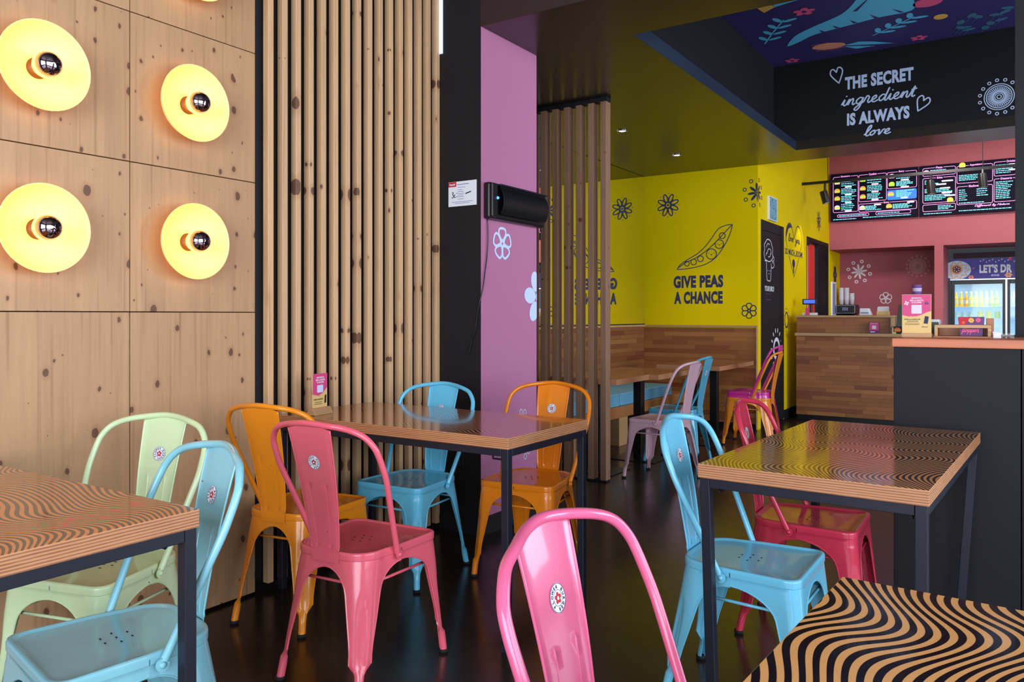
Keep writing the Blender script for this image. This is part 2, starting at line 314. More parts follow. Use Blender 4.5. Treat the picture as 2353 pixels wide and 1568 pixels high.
# ------------------------------------------------------------------ flat print helpers (vinyl lettering, decals)
def catmull(pts, n=6, closed=False):
    P = [Vector((p[0], p[1])) for p in pts]; L = len(P); out = []
    for i in range(L if closed else L - 1):
        if closed: a, b, c, d = P[i - 1], P[i], P[(i + 1) % L], P[(i + 2) % L]
        else: a, b, c, d = P[max(i - 1, 0)], P[i], P[i + 1], P[min(i + 2, L - 1)]
        for q in range(n):
            t_ = q / n; out.append(.5 * ((2 * b) + (c - a) * t_ + (2 * a - 5 * b + 4 * c - d) * t_ ** 2 + (3 * b - a - 3 * c + d) * t_ ** 3))
    if not closed: out.append(P[-1])
    return out
class D2:
    def __init__(s): s.v = []; s.f = []; s.z = []; s.k = 0
    def lay(s, n):   # every stroke gets a hair of height of its own, so overlapping strokes never lie in one plane
        s.k += 1; s.z += [1e-4 * ((s.k % 9) + i / n * .9) for i in range(n)]
    def poly(s, pts):
        s.k += 1; s.z += [1e-4 * (s.k % 9)] * len(pts)
        b = len(s.v); s.v += [(p[0], p[1]) for p in pts]; s.f.append(tuple(range(b, b + len(pts)))); return s
    def ribbon(s, pts, wd, closed=False):
        P = [Vector((p[0], p[1])) for p in pts]; L = len(P); b = len(s.v)
        for i in range(L):
            a = P[i - 1] if (i or closed) else P[0]; c = P[(i + 1) % L] if (i < L - 1 or closed) else P[-1]
            t_ = (c - a); t_ = t_.normalized() if t_.length > 1e-9 else Vector((1, 0)); n = Vector((-t_.y, t_.x)) * wd / 2
            s.v += [tuple(P[i] + n), tuple(P[i] - n)]
        s.lay(2 * L)
        for i in range(L if closed else L - 1):
            j = (i + 1) % L; s.f.append((b + 2 * i, b + 2 * i + 1, b + 2 * j + 1, b + 2 * j))
        return s
    def ell(s, cx, cy, a, b_, rot=0, n=20):
        return s.poly([(cx + a * cos(q) * cos(rot) - b_ * sin(q) * sin(rot), cy + a * cos(q) * sin(rot) + b_ * sin(q) * cos(rot)) for q in [2 * pi * i / n for i in range(n)]])
    def ering(s, cx, cy, a, b_, wd, rot=0, n=28):
        return s.ribbon([(cx + a * cos(q) * cos(rot) - b_ * sin(q) * sin(rot), cy + a * cos(q) * sin(rot) + b_ * sin(q) * cos(rot)) for q in [2 * pi * i / n for i in range(n)]], wd, True)
    def rect(s, x0, y0, x1, y1): return s.poly([(x0, y0), (x1, y0), (x1, y1), (x0, y1)])
    def rrect(s, x0, y0, x1, y1, r, wd=None, n=5):
        P = []
        for cx, cy, a0 in ((x1 - r, y0 + r, -90), (x1 - r, y1 - r, 0), (x0 + r, y1 - r, 90), (x0 + r, y0 + r, 180)):
            P += [(cx + r * cos(radians(a0 + 90 * i / n)), cy + r * sin(radians(a0 + 90 * i / n))) for i in range(n + 1)]
        return s.ribbon(P, wd, True) if wd else s.poly(P)
    def merge(s, o, sx=1, sy=1, dx=0, dy=0, rot=0):
        b = len(s.v); c, q = cos(rot), sin(rot)
        s.v += [(dx + sx * (x * c - y * q), dy + sy * (x * q + y * c)) for x, y in o.v]; s.f += [tuple(b + i for i in f) for f in o.f]
        s.k += 1; oz = o.z if len(o.z) == len(o.v) else [0] * len(o.v); s.z += [z + 1e-4 * (s.k % 5) for z in oz]; return s
    def clampx(s, lim):
        s.v = [(min(x, lim), y) for x, y in s.v]; return s
_tc = {}
def glyphs(body, bold=.03, sp=1.0):
    key = (body, bold, sp)
    if key not in _tc:
        cu = bpy.data.curves.new('t', 'FONT'); cu.body = body; cu.offset = bold; cu.resolution_u = 3; cu.space_character = sp
        o = bpy.data.objects.new('t', cu); COL.objects.link(o)
        me = bpy.data.meshes.new_from_object(o.evaluated_get(bpy.context.evaluated_depsgraph_get()))
        d = D2(); d.v = [(v.co.x, v.co.y) for v in me.vertices]; d.f = [tuple(p.vertices) for p in me.polygons]
        bpy.data.objects.remove(o); bpy.data.curves.remove(cu); bpy.data.meshes.remove(me); _tc[key] = d
    return _tc[key]
def fit(body, x0, y0, x1, y1, bold=.03, sp=1.0, caps=True):
    g = glyphs(body, bold, sp); xs = [v[0] for v in g.v]; ys = [v[1] for v in g.v]
    sx = (x1 - x0) / (max(xs) - min(xs)); sy = (y1 - y0) / (max(ys) - min(ys))
    return D2().merge(g, sx, sy, x0 - min(xs) * sx, y0 - min(ys) * sy)
SCR = dict(i=[[(0, .15), (.22, .92), (.22, .25), (.42, 0), (.62, .2)]], n=[[(0, .2), (.2, .95), (.2, .02), (.32, .6), (.58, .95), (.7, .6), (.7, .2), (.86, 0), (1.05, .2)]],
 g=[[(.75, .8), (.4, .95), (.08, .5), (.35, .02), (.72, .4), (.8, .92), (.72, -.4), (.42, -.95), (.15, -.7), (.5, -.2), (1.02, .25)]],
 r=[[(0, .2), (.2, 1.05), (.5, .85), (.48, .3), (.65, 0), (.85, .2)]], e=[[(0, .2), (.5, .6), (.42, .98), (.12, .7), (.15, .22), (.45, 0), (.85, .25)]],
 d=[[(.75, .8), (.4, .95), (.08, .5), (.35, .02), (.72, .5), (.9, 1.9), (.78, .3), (.95, 0), (1.12, .2)]], t=[[(0, .2), (.32, 1.55), (.28, .3), (.45, 0), (.65, .2)], [(.02, 1.05), (.62, 1.18)]],
 l=[[(0, .2), (.48, 1.35), (.4, 1.98), (.18, 1.55), (.18, .4), (.4, 0), (.65, .2)]], o=[[(.35, .95), (.05, .5), (.3, .02), (.62, .5), (.36, .95), (.6, .82), (.9, .9)]],
 v=[[(0, .85), (.15, .95), (.35, 0), (.65, .9), (.9, .85)]], y=[[(0, .8), (.15, .95), (.25, .2), (.5, .1), (.72, .9), (.65, -.3), (.38, -.95), (.12, -.7), (.5, -.2), (.95, .25)]],
 u=[[(0, .8), (.15, .95), (.2, .2), (.45, 0), (.66, .9), (.68, .2), (.86, 0), (1.05, .2)]], f=[[(0, .2), (.5, 1.4), (.4, 1.95), (.2, 1.5), (.15, -.8), (.35, -.6), (.3, .1), (.75, .3)]],
 D=[[(.3, 1.8), (.2, .1), (.9, .3), (1.1, 1.2), (.6, 1.9), (.1, 1.6)]], N=[[(0, 0), (.2, 1.8), (.9, .1), (1.1, 1.9)]], a=[[(.7, .8), (.38, .95), (.08, .5), (.33, .02), (.68, .6), (.72, .92), (.72, .2), (.88, 0), (1.06, .2)]],
 b=[[(0, .2), (.45, 1.35), (.35, 1.95), (.18, 1.5), (.2, .1), (.55, .1), (.6, .8), (.3, .8), (.85, .9)]], p=[[(0, .3), (.2, .95), (.12, -.9), (.2, .6), (.55, .95), (.7, .45), (.35, .02), (.9, .2)]], P=[[(.2, 0), (.3, 1.8), (.9, 1.7), (.9, 1.0), (.3, .9)]])
def script(word, wd=.17, shear=.28):
    d = D2(); x = 0
    for ch in word:
        if ch == ' ': x += .6; continue
        for st in SCR[ch]:
            d.ribbon([(x + p.x + shear * p.y, p.y) for p in catmull(st, 5)], wd)
        if ch == 'i': d.ell(x + .3 + shear * 1.4, 1.42, .11, .11, n=8)
        x += max(p[0] for p in SCR[ch][0]) - .02
    return d
def script_fit(word, x0, y0, x1, y1, wd=.17):
    g = script(word, wd); xs = [v[0] for v in g.v]; ys = [v[1] for v in g.v]
    sx = (x1 - x0) / (max(xs) - min(xs)); sy = (y1 - y0) / (max(ys) - min(ys)); return D2().merge(g, sx, sy, x0 - min(xs) * sx, y0 - min(ys) * sy)
class Plane:
    """u, v axes and the viewer-side normal of a real surface"""
    def __init__(s, o, u, v): s.o = Vector(o); s.u = Vector(u); s.v = Vector(v); s.n = s.u.cross(s.v)
    def put(s, name, d, m, parent, lift=.0015, label=None):
        me = bpy.data.meshes.new(name); zz = d.z if len(d.z) == len(d.v) else [0] * len(d.v)
        me.from_pydata([tuple(s.o + s.u * x + s.v * y + s.n * (lift + q * (.25 if lift < .0014 else 1))) for (x, y), q in zip(d.v, zz)], [], d.f); me.materials.append(m)
        bm = bmesh.new(); bm.from_mesh(me)
        big = [f for f in bm.faces if len(f.verts) > 4]
        if big: bmesh.ops.triangulate(bm, faces=big)
        for f in bm.faces:
            f.normal_update()
            if f.normal.dot(s.n) < 0: f.normal_flip()
        bm.to_mesh(me); bm.free()
        return obj(name, me, m, parent, label=label)
def faceX(x): return Plane((x, 0, 0), (0, -1, 0), (0, 0, 1))      # wall seen from -x; u = -y
def faceY(y): return Plane((0, y, 0), (1, 0, 0), (0, 0, 1))       # wall seen from -y; u = x
# motif library
def rosette(R, wd, n=6, inner=.16):
    d = D2()
    for i in range(n):
        a = 2 * pi * i / n + pi / 2
        P = [(.0, .2), (.32, .52), (.3, .88), (0, 1.0), (-.3, .88), (-.32, .52)] if n == 6 else [(0, .2), (.38, .6), (.34, .92), (0, 1.0), (-.34, .92), (-.38, .6)]
        d.ribbon([(R * (p.x * cos(a - pi / 2) - p.y * sin(a - pi / 2)), R * (p.x * sin(a - pi / 2) + p.y * cos(a - pi / 2))) for p in catmull(P, 4, True)], wd, True)
    return d.ering(0, 0, inner * R, inner * R, wd, n=14)
def starburst(R, wd, n=8, rot=.1):
    d = D2()
    for i in range(n):
        a = 2 * pi * i / n + rot
        d.ell(.36 * R * cos(a), .36 * R * sin(a), .28 * R, .085 * R, a, 12); b = a + pi / n
        d.ering(.86 * R * cos(b), .86 * R * sin(b), .11 * R, .11 * R, wd, n=14)
    return d.ell(0, 0, .08 * R, .08 * R, n=12)
def mandala(R, wd, n=15):
    d = D2()
    for r in (.10, .20, .60, .70): d.ering(0, 0, r * R, r * R, wd, n=40)
    for i in range(36):
        a = 2 * pi * i / 36; d.ribbon([(.25 * R * cos(a), .25 * R * sin(a)), (.55 * R * cos(a), .55 * R * sin(a))], wd)
    for i in range(n):
        a = 2 * pi * i / n; d.ering(.92 * R * cos(a), .92 * R * sin(a), .075 * R, .075 * R, wd, n=12)
    return d
def daisy(R, n=8):
    d = D2()
    for i in range(n):
        a = 2 * pi * i / n + .35
        d.ering(.56 * R * cos(a), .56 * R * sin(a), .31 * R, .145 * R, .085 * R, a, 22)
        b = a + pi / n
        d.poly([(.24 * R * cos(b - .25), .24 * R * sin(b - .25)), (.66 * R * cos(b), .66 * R * sin(b)), (.24 * R * cos(b + .25), .24 * R * sin(b + .25))])
        d.ell(.9 * R * cos(b), .9 * R * sin(b), .035 * R, .035 * R, n=8)
    d.ering(0, 0, .2 * R, .2 * R, .07 * R, n=18); return d.ell(0, 0, .09 * R, .09 * R, n=12)
def blossom(R, n=5, rot=0):
    d = D2()
    for i in range(n):
        a = 2 * pi * i / n + rot; d.ell(.55 * R * cos(a), .55 * R * sin(a), .42 * R, .33 * R, a, 14)
    return d
def heart(w_, h, wd=None):
    P = catmull([(0, .55), (.18, .86), (.38, .84), (.5, .6), (.4, .28), (0, -.35)], 5)
    pts = [(p.x * w_, p.y * h) for p in P] + [(-p.x * w_, p.y * h) for p in P[::-1][1:-1]]
    return D2().ribbon(pts, wd, True) if wd else D2().poly(pts)

# ================================================================== the room
HZ = 2.713
struct('floor', box(-3.7, 13.4, -4.2, 3.75, -.06, 0), M['floor'])
wl = struct('wall_left', box(-3.7, 3.396, 2.745, 2.95, 0, 4.05), M['black'])
px_ = [2.168 - .552 * i for i in range(0, 7)]; pz_ = [.010, 1.189, 1.734, 2.278, 2.822, 3.366, 3.95]
for i in range(6):
    for j in range(6):
        c = ((px_[i] + px_[i + 1]) / 2, 2.7295, (pz_[j] + pz_[j + 1]) / 2); hx = .276 - .0016; hz = (pz_[j + 1] - pz_[j]) / 2 - .0016
        obj('panel', box(-hx, hx, -.0145, .0145, -hz, hz), M['pine'], wl, bevel=.0015, loc=c)
for i in range(16):
    x = 2.224 + .0759 * i; dx = random.uniform(-.0015, .0015)
    obj('slat', box(-.0148, .0148, -.017, .017, -1.93, 1.93), M['slat'], wl, bevel=.002, loc=(x + .015 + dx, 2.7185, 1.965 + random.uniform(-.004, .004)))
struct('baseboard_left', box(-1.2, 3.39, 2.742, 2.7448, 0, .05), M['black_pl'])
# black column with one painted face
wc = struct('wall_column', box(3.396, 3.962, 2.426, 3.0, 0, 4.05, 0, {'-y': 1}), [M['black'], M['pink']])
struct('baseboard_column', box(3.398, 3.964, 2.414, 2.4262, 0, .095), M['black'])
obj('socket', box(-.004, .004, -.035, .035, -.03, .03), M['black_pl'], wc, bevel=.003, loc=(3.3925, 2.571, .381))
obj('socket_insert', box(-.003, .003, -.018, .018, -.018, .018), M['steel'], wc, loc=(3.388, 2.571, .381))
struct('window_1', box(3.388, 3.3955, 2.682, 2.742, 2.615, 4.0), M['daypane'])
P = faceY(2.426)
d = D2().merge(rosette(.085, .013, 5), 1, 1, 3.597, 1.572); P.put('flower_decal', d, M['skyv'], wc)
d = D2()
for a in (112, 175, 238): d.ell(3.985 + .098 * cos(radians(a)), 1.283 + .098 * sin(radians(a)), .062, .047, radians(a), 20)
d.ell(3.985, 1.283, .036, .036, n=16); d.clampx(3.9615); P.put('flower_decal', d, M['skyv'], wc)
d = D2()
for cx, cz in ((3.79, .62), (3.83, .615), (3.87, .385), (3.835, .36), (3.88, .42), (3.905, .40), (3.92, .55)): d.ering(cx, cz, .014, .016, .005, n=14)
P.put('ring_decal', d, M['skyv'], wc)
# low ceiling with an open recess, and the dark fascia of the taller front room
ce = MB().box(3.397, 3.954, -4.2, 2.4255, HZ, 2.80).box(3.9625, 3.9632, 2.4255, 3.56, HZ, 2.80).box(3.954, 7.56, 1.80, 2.4255, HZ, 2.80).box(3.9632, 7.56, 2.4255, 3.56, HZ, 2.80).box(7.56, 8.09, -4.2, 3.56, HZ, 2.80).box(3.954, 7.56, -4.2, -2.6, HZ, 2.80)
cl = struct('ceiling', ce, M['ceil'])
struct('trim_1', box(3.956, 7.558, 1.794, 1.7998, HZ - .001, 2.797), M['navy'])
struct('wall_recess', box(3.954, 7.56, 2.0, 2.06, 2.80, 3.56), M['navyD'])
ws = struct('wall_soffit', box(7.56, 8.09, -4.2, 2.06, 2.80, 3.56), M['navyD'])
struct('wall_fascia', MB().box(3.3966, 3.50, -4.2, 2.4255, 2.80, 4.05).box(3.3936, 3.3966, -4.2, 2.4255, HZ, 4.05), M['fascia'])
mu = struct('ceiling_mural', box(3.9, 7.56, -2.6, 2.0, 3.52, 3.56), M['mural'])
struct('ceiling_front', box(-3.7, 3.396, -4.2, 2.745, 4.05, 4.12), M['fascia'])
struct('wall_street', box(-3.8, -3.7, -4.2, 2.95, 0, 4.1), M['grey'])
struct('wall_right', box(-3.7, 3.9, -4.3, -4.2, 0, 4.1), M['grey'])
struct('baseboard_niche', box(5.1, 8.09, 3.535, 3.5398, 0, .06), M['black_pl'])
# soffit lettering
P = faceX(7.56)
d = fit('THE SECRET', -1.369, 3.205, -.815, 3.322, .05, 1.08); P.put('lettering', d, M['skyv'], ws)
d = script_fit('ingredient', -1.405, 3.005, -.785, 3.175, .19); P.put('lettering', d, M['skyv'], ws)
d = fit('IS ALWAYS', -1.352, 2.88, -.846, 2.992, .05, 1.08); P.put('lettering', d, M['skyv'], ws)
d = script_fit('love', -1.215, 2.765, -.99, 2.865, .21); P.put('lettering', d, M['skyv'], ws)
d = D2().merge(heart(.105, .115, .011), 1, 1, -1.428, 3.315, radians(12)).merge(heart(.1, .105, .011), 1, 1, -.765, 2.965, radians(-28)); P.put('heart_decal', d, M['skyv'], ws)
P.put('mandala_decal', D2().merge(mandala(.15, .0065), 1, 1, -.188, 2.966), M['skyv'], ws)
# mural print
P = Plane((0, 0, 3.52), (1, 0, 0), (0, -1, 0))
def up(x, y): return (x, -y)
leaf = catmull([up(*p) for p in ((7.02, 1.74), (6.80, 1.62), (6.66, 1.44), (6.5, 1.2), (6.25, 1.05), (6.02, .98), (6.1, .74), (6.5, .70), (6.72, .74), (6.74, .98), (6.79, 1.2), (6.86, 1.48), (6.98, 1.64))], 5, True)
P.put('palm_leaf_print', D2().poly(leaf), M['cyan'], mu)
d = D2()
for x, y, x2, y2 in ((6.72, .8, 6.6, .86), (6.745, .98, 6.63, 1.02), (6.765, 1.14, 6.67, 1.17), (6.80, 1.28, 6.72, 1.31), (6.83, 1.4, 6.77, 1.42), (6.5, 1.1, 6.25, .95)): d.poly([up(x, y - .012), up(x, y + .02), up(x2, y2)])
P.put('leaf_notch_print', d, M['mural'], mu, .0025)
for x, y, R in ((6.294, 1.435, .085), (7.445, 1.802, .07), (7.421, .76, .07)):
    P.put('flower_print', D2().merge(blossom(R, 5, .4), 1, 1, *up(x, y)), M['rosep'], mu); P.put('flower_heart_print', D2().ell(*up(x, y), R * .3, R * .22), M['mural'], mu, .0025)
d = D2()
for (x0, y0), (x1, y1), n in (((6.86, 1.89), (6.38, 1.61), 4), ((7.15, 1.08), (6.87, .735), 4), ((6.2, .2), (6.6, .1), 3)):
    d.ribbon([up(x0, y0), up((x0 + x1) / 2 + .02, (y0 + y1) / 2 + .02), up(x1, y1)], .014)
    for i in range(n):
        t_ = (i + .6) / n; x = x0 + (x1 - x0) * t_; y = y0 + (y1 - y0) * t_; a = math.atan2(-(y1 - y0), x1 - x0)
        for sg in (-1, 1): d.ell(x + .07 * cos(a + sg * .8), -y + .07 * sin(a + sg * .8), .06, .024, a + sg * .8, 12)
P.put('sprig_print', d, M['cyan'], mu)
P.put('onion_print', D2().ell(*up(7.22, 1.44), .135, .085, radians(78)), M['peach'], mu)
d = D2()
for o_ in (-.05, -.015, .02, .055): d.ribbon([up(7.2 + o_ * 1.6, 1.56), up(7.22 + o_ * 2, 1.44), up(7.24 + o_ * 1.2, 1.33)], .009)
P.put('onion_line_print', d, M['rosep'], mu, .0025)
P.put('onion_leaf_print', D2().poly([up(7.27, 1.33), up(7.24, 1.2), up(7.3, 1.1), up(7.45, .95), up(7.36, 1.15)]).poly([up(7.3, 1.33), up(7.42, 1.25), up(7.43, 1.1), up(7.34, 1.25)]), M['cyan'], mu)
P.put('disc_print', D2().ell(*up(6.99, .563), .06, .05), M['ochre'], mu)
P.put('radish_print', D2().ell(*up(6.62, .62), .09, .1), M['rosep'], mu)
P.put('pencil_print', D2().poly([up(6.15, 1.7), up(6.02, 1.72), up(5.96, 1.62), up(6.08, 1.6)]), M['ochre'], mu)
P.put('feather_print', D2().poly([up(6.08, 1.6), up(5.96, 1.6), up(5.9, 1.3), up(6.02, 1.36)]), M['cyan'], mu)
d = D2()
for i in range(12):
    a = i * .63; x = 7.25 + .2 * cos(a * 1.7) * (1 - i * .02); y = .28 + .17 * sin(a * 2.3); d.ell(*up(x, y), .05, .03, .3 * i, 12); d.ribbon([up(x, y), up(x + .14, y + .05)], .006)
P.put('mushroom_print', d, M['tealp'], mu)
# yellow niche wall, mirror wall
wb = struct('wall_back', box(8.09, 8.30, 2.45, 3.70, 0, 2.80), M['yellow'])
struct('wall_niche', box(3.962, 8.09, 3.56, 3.70, 0, 2.80), M['black'])
P = faceX(8.09); NV = M['navyv']
def pm(x, y): return (-(3.164 - (x - 615) * .001366), 1.674 + (937 - y) * .001247)
d = fit('GIVE PEAS', -3.207, 1.467, -2.658, 1.601, .055, 1.1).merge(fit('A CHANCE', -3.20, 1.295, -2.664, 1.430, .055, 1.1)); P.put('lettering', d, NV, wb)
P.put('daisy_decal', D2().merge(daisy(.142), 1, 1, -3.27, 2.376), NV, wb)
P.put('rosette_decal', D2().merge(rosette(.078, .010, 6), 1, 1, -2.388, 1.221), NV, wb)
sb = starburst(.158, .008); P.put('starburst_decal', D2().merge(sb, 1, 1, -2.302, 2.432).clampx(-2.3015), NV, wb)
d = D2(); W_ = .0085
d.ribbon([pm(p.x, p.y) for p in catmull([(612, 940), (640, 900), (700, 858), (780, 810), (840, 755), (890, 690), (945, 612), (1000, 584), (1057, 579)], 6)], W_)
d.ribbon([pm(p.x, p.y) for p in catmull([(1057, 579), (1040, 650), (1000, 740), (930, 845), (840, 905), (720, 933), (612, 940)], 6)], W_)
d.ribbon([pm(p.x, p.y) for p in catmull([(625, 925), (690, 880), (760, 850), (850, 790), (930, 715), (990, 650), (1050, 585)], 6)], W_)
for x, y, r in ((892, 818, 42), (955, 738, 35), (805, 855, 24), (750, 880, 24), (978, 668, 24), (695, 893, 20)): d.ering(*pm(x, y), r * .00130, r * .00130, W_, n=24)
for cx, cz, r in ((892, 815, 42), (955, 738, 33)):
    for sg in (-1, 1): d.ribbon([pm(cx + sg * r * .5 - r * .16, cz), pm(cx + sg * r * .5, cz - r * .16), pm(cx + sg * r * .5 + r * .16, cz)], .004)
    d.poly([pm(cx - r * .2, cz + r * .12), pm(cx + r * .2, cz + r * .12), pm(cx, cz + r * .4)])
P.put('peas_drawing', d, NV, wb)
struct('baseboard_back', box(8.070, 8.0765, 2.31, 3.55, 0, .06), M['black_pl'])
mir = thing('mirror', 'large frameless wall mirror above the bench, reflecting the pea drawing', 'mirror', (6.6, 3.555, 1.07))
obj('mirror_glass', box(-1.5, 1.489, -.010, .003, .012, 1.640), M['mirror'], mir)
obj('mirror_edge', box(-1.5, 1.489, -.012, .003, 0, .012), M['steel'], mir)
# strip cladding: niche back rest (on both walls)
def clad(parent, m, plane, at, a0, a1, z0, z1, rowh, lmin, lmax, th=.012):
    rnd = random.Random(int(at * 100)); z = z0
    while z < z1 - .008:
        z2 = min(z + rowh, z1); a = a0; first = True
        while a < a1 - .004:
            l = rnd.uniform(lmin, lmax) * (rnd.uniform(.3, 1) if first else 1); first = False; b = min(a + l, a1)
            if a1 - b < .09: b = a1
            dp = rnd.uniform(0, .004)
            if plane == 'x': plank('plank', m, parent, at - th + dp, at, a + .0006, b - .0006, z + .0006, z2 - .0006)
            else: plank('plank', m, parent, a + .0006, b - .0006, at - th + dp, at, z + .0006, z2 - .0006)
            a = b
        z = z2
br = thing('bench_cladding', 'wood strip cladding forming the corner bench backrest under the yellow wall', 'wall cladding', (8.09, 3.0, 0))
def clad_on(t, *a, **kw):
    before = set(COL.objects)
    clad(t, *a, **kw)
    L = t.location
    for o in COL.objects:
        if o not in before: o.location = (o.location[0] - L[0], o.location[1] - L[1], o.location[2] - L[2])
clad_on(br, M['acaciab'], 'x', 8.0895, 2.31, 3.556, .03, 1.05, .046, .28, .62)
clad_on(br, M['acaciax'], 'y', 3.5545, 5.1, 8.07, .46, 1.05, .046, .3, .7)
obj('top_rail', box(-.034, -.001, -.69, .535, 1.05, 1.07), M['lightwood'], br, bevel=.002)
obj('top_rail', box(-3.0, -.035, .525, .552, 1.05, 1.07), M['lightwood'], br, bevel=.002)
obj('end_trim', box(-.034, -.001, -.70, -.691, .01, 1.07), M['lightwood'], br, bevel=.001)
# wall with the black door and the kitchen doorway
wd = MB().box(8.09, 8.196, 2.299, 2.45, 0, 3.95).box(8.196, 9.118, 2.299, 2.45, 2.172, 3.95).box(9.118, 10.215, 2.299, 2.45, 0, 3.95).box(10.215, 11.55, 2.299, 2.45, 2.165, 3.95).box(11.55, 12.3, 2.299, 2.45, 0, 3.95)
wk = struct('wall_kitchen', wd, M['yellow'])
struct('baseboard_kitchen', box(9.12, 9.9, 2.287, 2.2988, 0, .10), M['black'])
dr = obj('door_1', box(-.36, .36, -.02, .02, 0, 2.06), M['black'], loc=(8.657, 2.326, .005)); dr['kind'] = 'structure'
fr_ = MB().box(-.461, -.366, .005, .12, 0, 2.167).box(.366, .461, -.005, .12, 0, 2.167).box(-.366, .366, .005, .12, 2.065, 2.167)
obj('door_frame', fr_, M['black'], dr, bevel=.004, loc=(0, -.024, 0))
Pd = Plane((0, -.02, 0), (1, 0, 0), (0, 0, 1)); WH = M['white']
d = D2(); bc = (-.135, 1.835)
crown = [(-.15, -.10), (-.185, -.02), (-.16, .05), (-.175, .11), (-.12, .16), (-.07, .2), (0, .205), (.07, .185), (.115, .13), (.15, .07), (.14, 0), (.16, -.05), (.1, -.1), (.02, -.13), (-.08, -.12)]
d.ribbon([(bc[0] + p.x, bc[1] + p.y) for p in catmull(crown, 4, True)], .013, True)
d.ribbon([(bc[0] + p.x, bc[1] + p.y) for p in catmull([(.14, -.02), (.2, -.06), (.19, -.13), (.21, -.18), (.15, -.22), (.1, -.2), (.08, -.15)], 4)], .012)
for q in ([(-.1, .08), (-.05, .14), (.03, .13)], [(-.08, -.02), (-.02, .06), (.07, .05), (.08, -.02)], [(-.03, -.06), (.04, -.05), (.05, .0)], [(-.12, -.05), (-.09, .0)], [(.12, -.13), (.15, -.1), (.16, -.15)]): d.ribbon([(bc[0] + p.x, bc[1] + p.y) for p in catmull(q, 4)], .011)
d.ribbon([(bc[0] + p.x, bc[1] + p.y) for p in catmull([(-.16, -.13), (-.1, -.14), (-.09, -.3), (-.07, -.41), (0, -.425), (.06, -.41), (.08, -.26), (.1, -.2)], 5)], .013)
d.ell(bc[0] - .035, bc[1] - .27, .008, .011, n=8).ell(bc[0] + .035, bc[1] - .27, .008, .011, n=8).ribbon([(bc[0] - .02, bc[1] - .31), (bc[0], bc[1] - .325), (bc[0] + .02, bc[1] - .31)], .007)
d.v = [(x, bc[1] + (y - bc[1]) * .70) for x, y in d.v]; Pd.put('broccoli_drawing', d, WH, dr)
Pd.put('lettering', fit('YOUR BRO!', -.30, 1.425, .068, 1.482, .03), WH, dr)
Pd.put('sticker_frame', D2().rrect(-.252, 1.335, -.058, 1.395, .008, .008), M['purple'], dr)
d = D2().ering(.172, .80, .115, .105, .042, n=30)
for i in range(14):
    a = 2 * pi * i / 14; d.ell(.172 + .205 * cos(a), .80 + .205 * sin(a), .028, .014, a, 10)
Pd.put('sun_decal', d.clampx(.343), WH, dr)
d2 = obj('door_2', box(-.27, .27, -.02, .02, 0, 2.11), M['navyD'], loc=(11.22, 2.335, .005)); d2['kind'] = 'structure'
obj('door_frame', MB().box(-1.005, -.94, -.03, .09, 0, 2.16).box(.27, .33, -.03, .09, 0, 2.16).box(-.94, .27, -.03, .09, 2.11, 2.16), M['black'], d2, bevel=.003)
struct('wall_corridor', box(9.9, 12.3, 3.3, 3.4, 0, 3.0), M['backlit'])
cur = thing('curtain', 'red curtain hanging inside the kitchen doorway behind the till', 'curtain', (10.60, 2.352, 0))
rows = []
for zi in range(8):
    z = .02 + 2.075 * zi / 7; rows.append([(-.02 + .26 * j / 40, .014 * sin(j * .95) + .004 * sin(j * 2.3), z) for j in range(41)])
mbc = MB(); mbc.grid(rows); obj('curtain_cloth', mbc, M['curtain'], cur, smooth=True)
obj('curtain_rod', MB().tube([(-.305, 0, 2.085), (.34, 0, 2.085)], .008, 8), M['black_pl'], cur)
obj('white_strip', box(-.31, .345, .030, .034, .02, 2.08), M['backlit'], cur, label='white curtain strip given a daylight glow')  # strip's own glow stands in for daylight from the room behind
P = faceY(2.299)
P.put('starburst_decal', (lambda q: [setattr(q, 'v', [(max(x, 8.0905), y) for x, y in q.v]), q][1])(D2().merge(sb, 1, 1, 8.09, 2.432)), NV, wk)
d = D2().merge(heart(.76, .50, .013), 1, 1, 9.58, 1.80)
d.poly([(9.19, 2.02), (9.21, 2.14), (9.30, 2.225), (9.42, 2.235), (9.50, 2.19), (9.42, 2.20), (9.31, 2.17), (9.24, 2.09)])
d.merge(script_fit('love', 9.31, 2.03, 9.56, 2.13, .2)).merge(script_fit('you', 9.62, 1.985, 9.86, 2.085, .2))
d.ell(9.56, 1.785, .065, .05, n=20).rect(9.54, 1.67, 9.58, 1.75)
P.put('heart_drawing', d, NV, wk)
P.put('lettering_patch', D2().rect(9.15, 1.862, 10.0, 1.955), M['yellow'], wk, .002)
P.put('lettering', fit('SO MUCH...ROOM!', 9.165, 1.872, 9.985, 1.945, .03), NV, wk, .003)
P.put('daisy_decal', D2().merge(daisy(.14, 7), 1, 1.05, 10.9, 2.42), NV, wk)
P.put('daisy_decal', D2().merge(blossom(.13, 6), 1, 1.1, 11.95, 1.755), NV, wk)
d = D2().ering(9.235, 1.12, .075, .085, .02, n=24)
for i in range(16): a = 2 * pi * i / 16; d.ell(9.235 + .12 * cos(a), 1.12 + .135 * sin(a), .008, .008, n=8)
P.put('sun_decal', d, NV, wk)
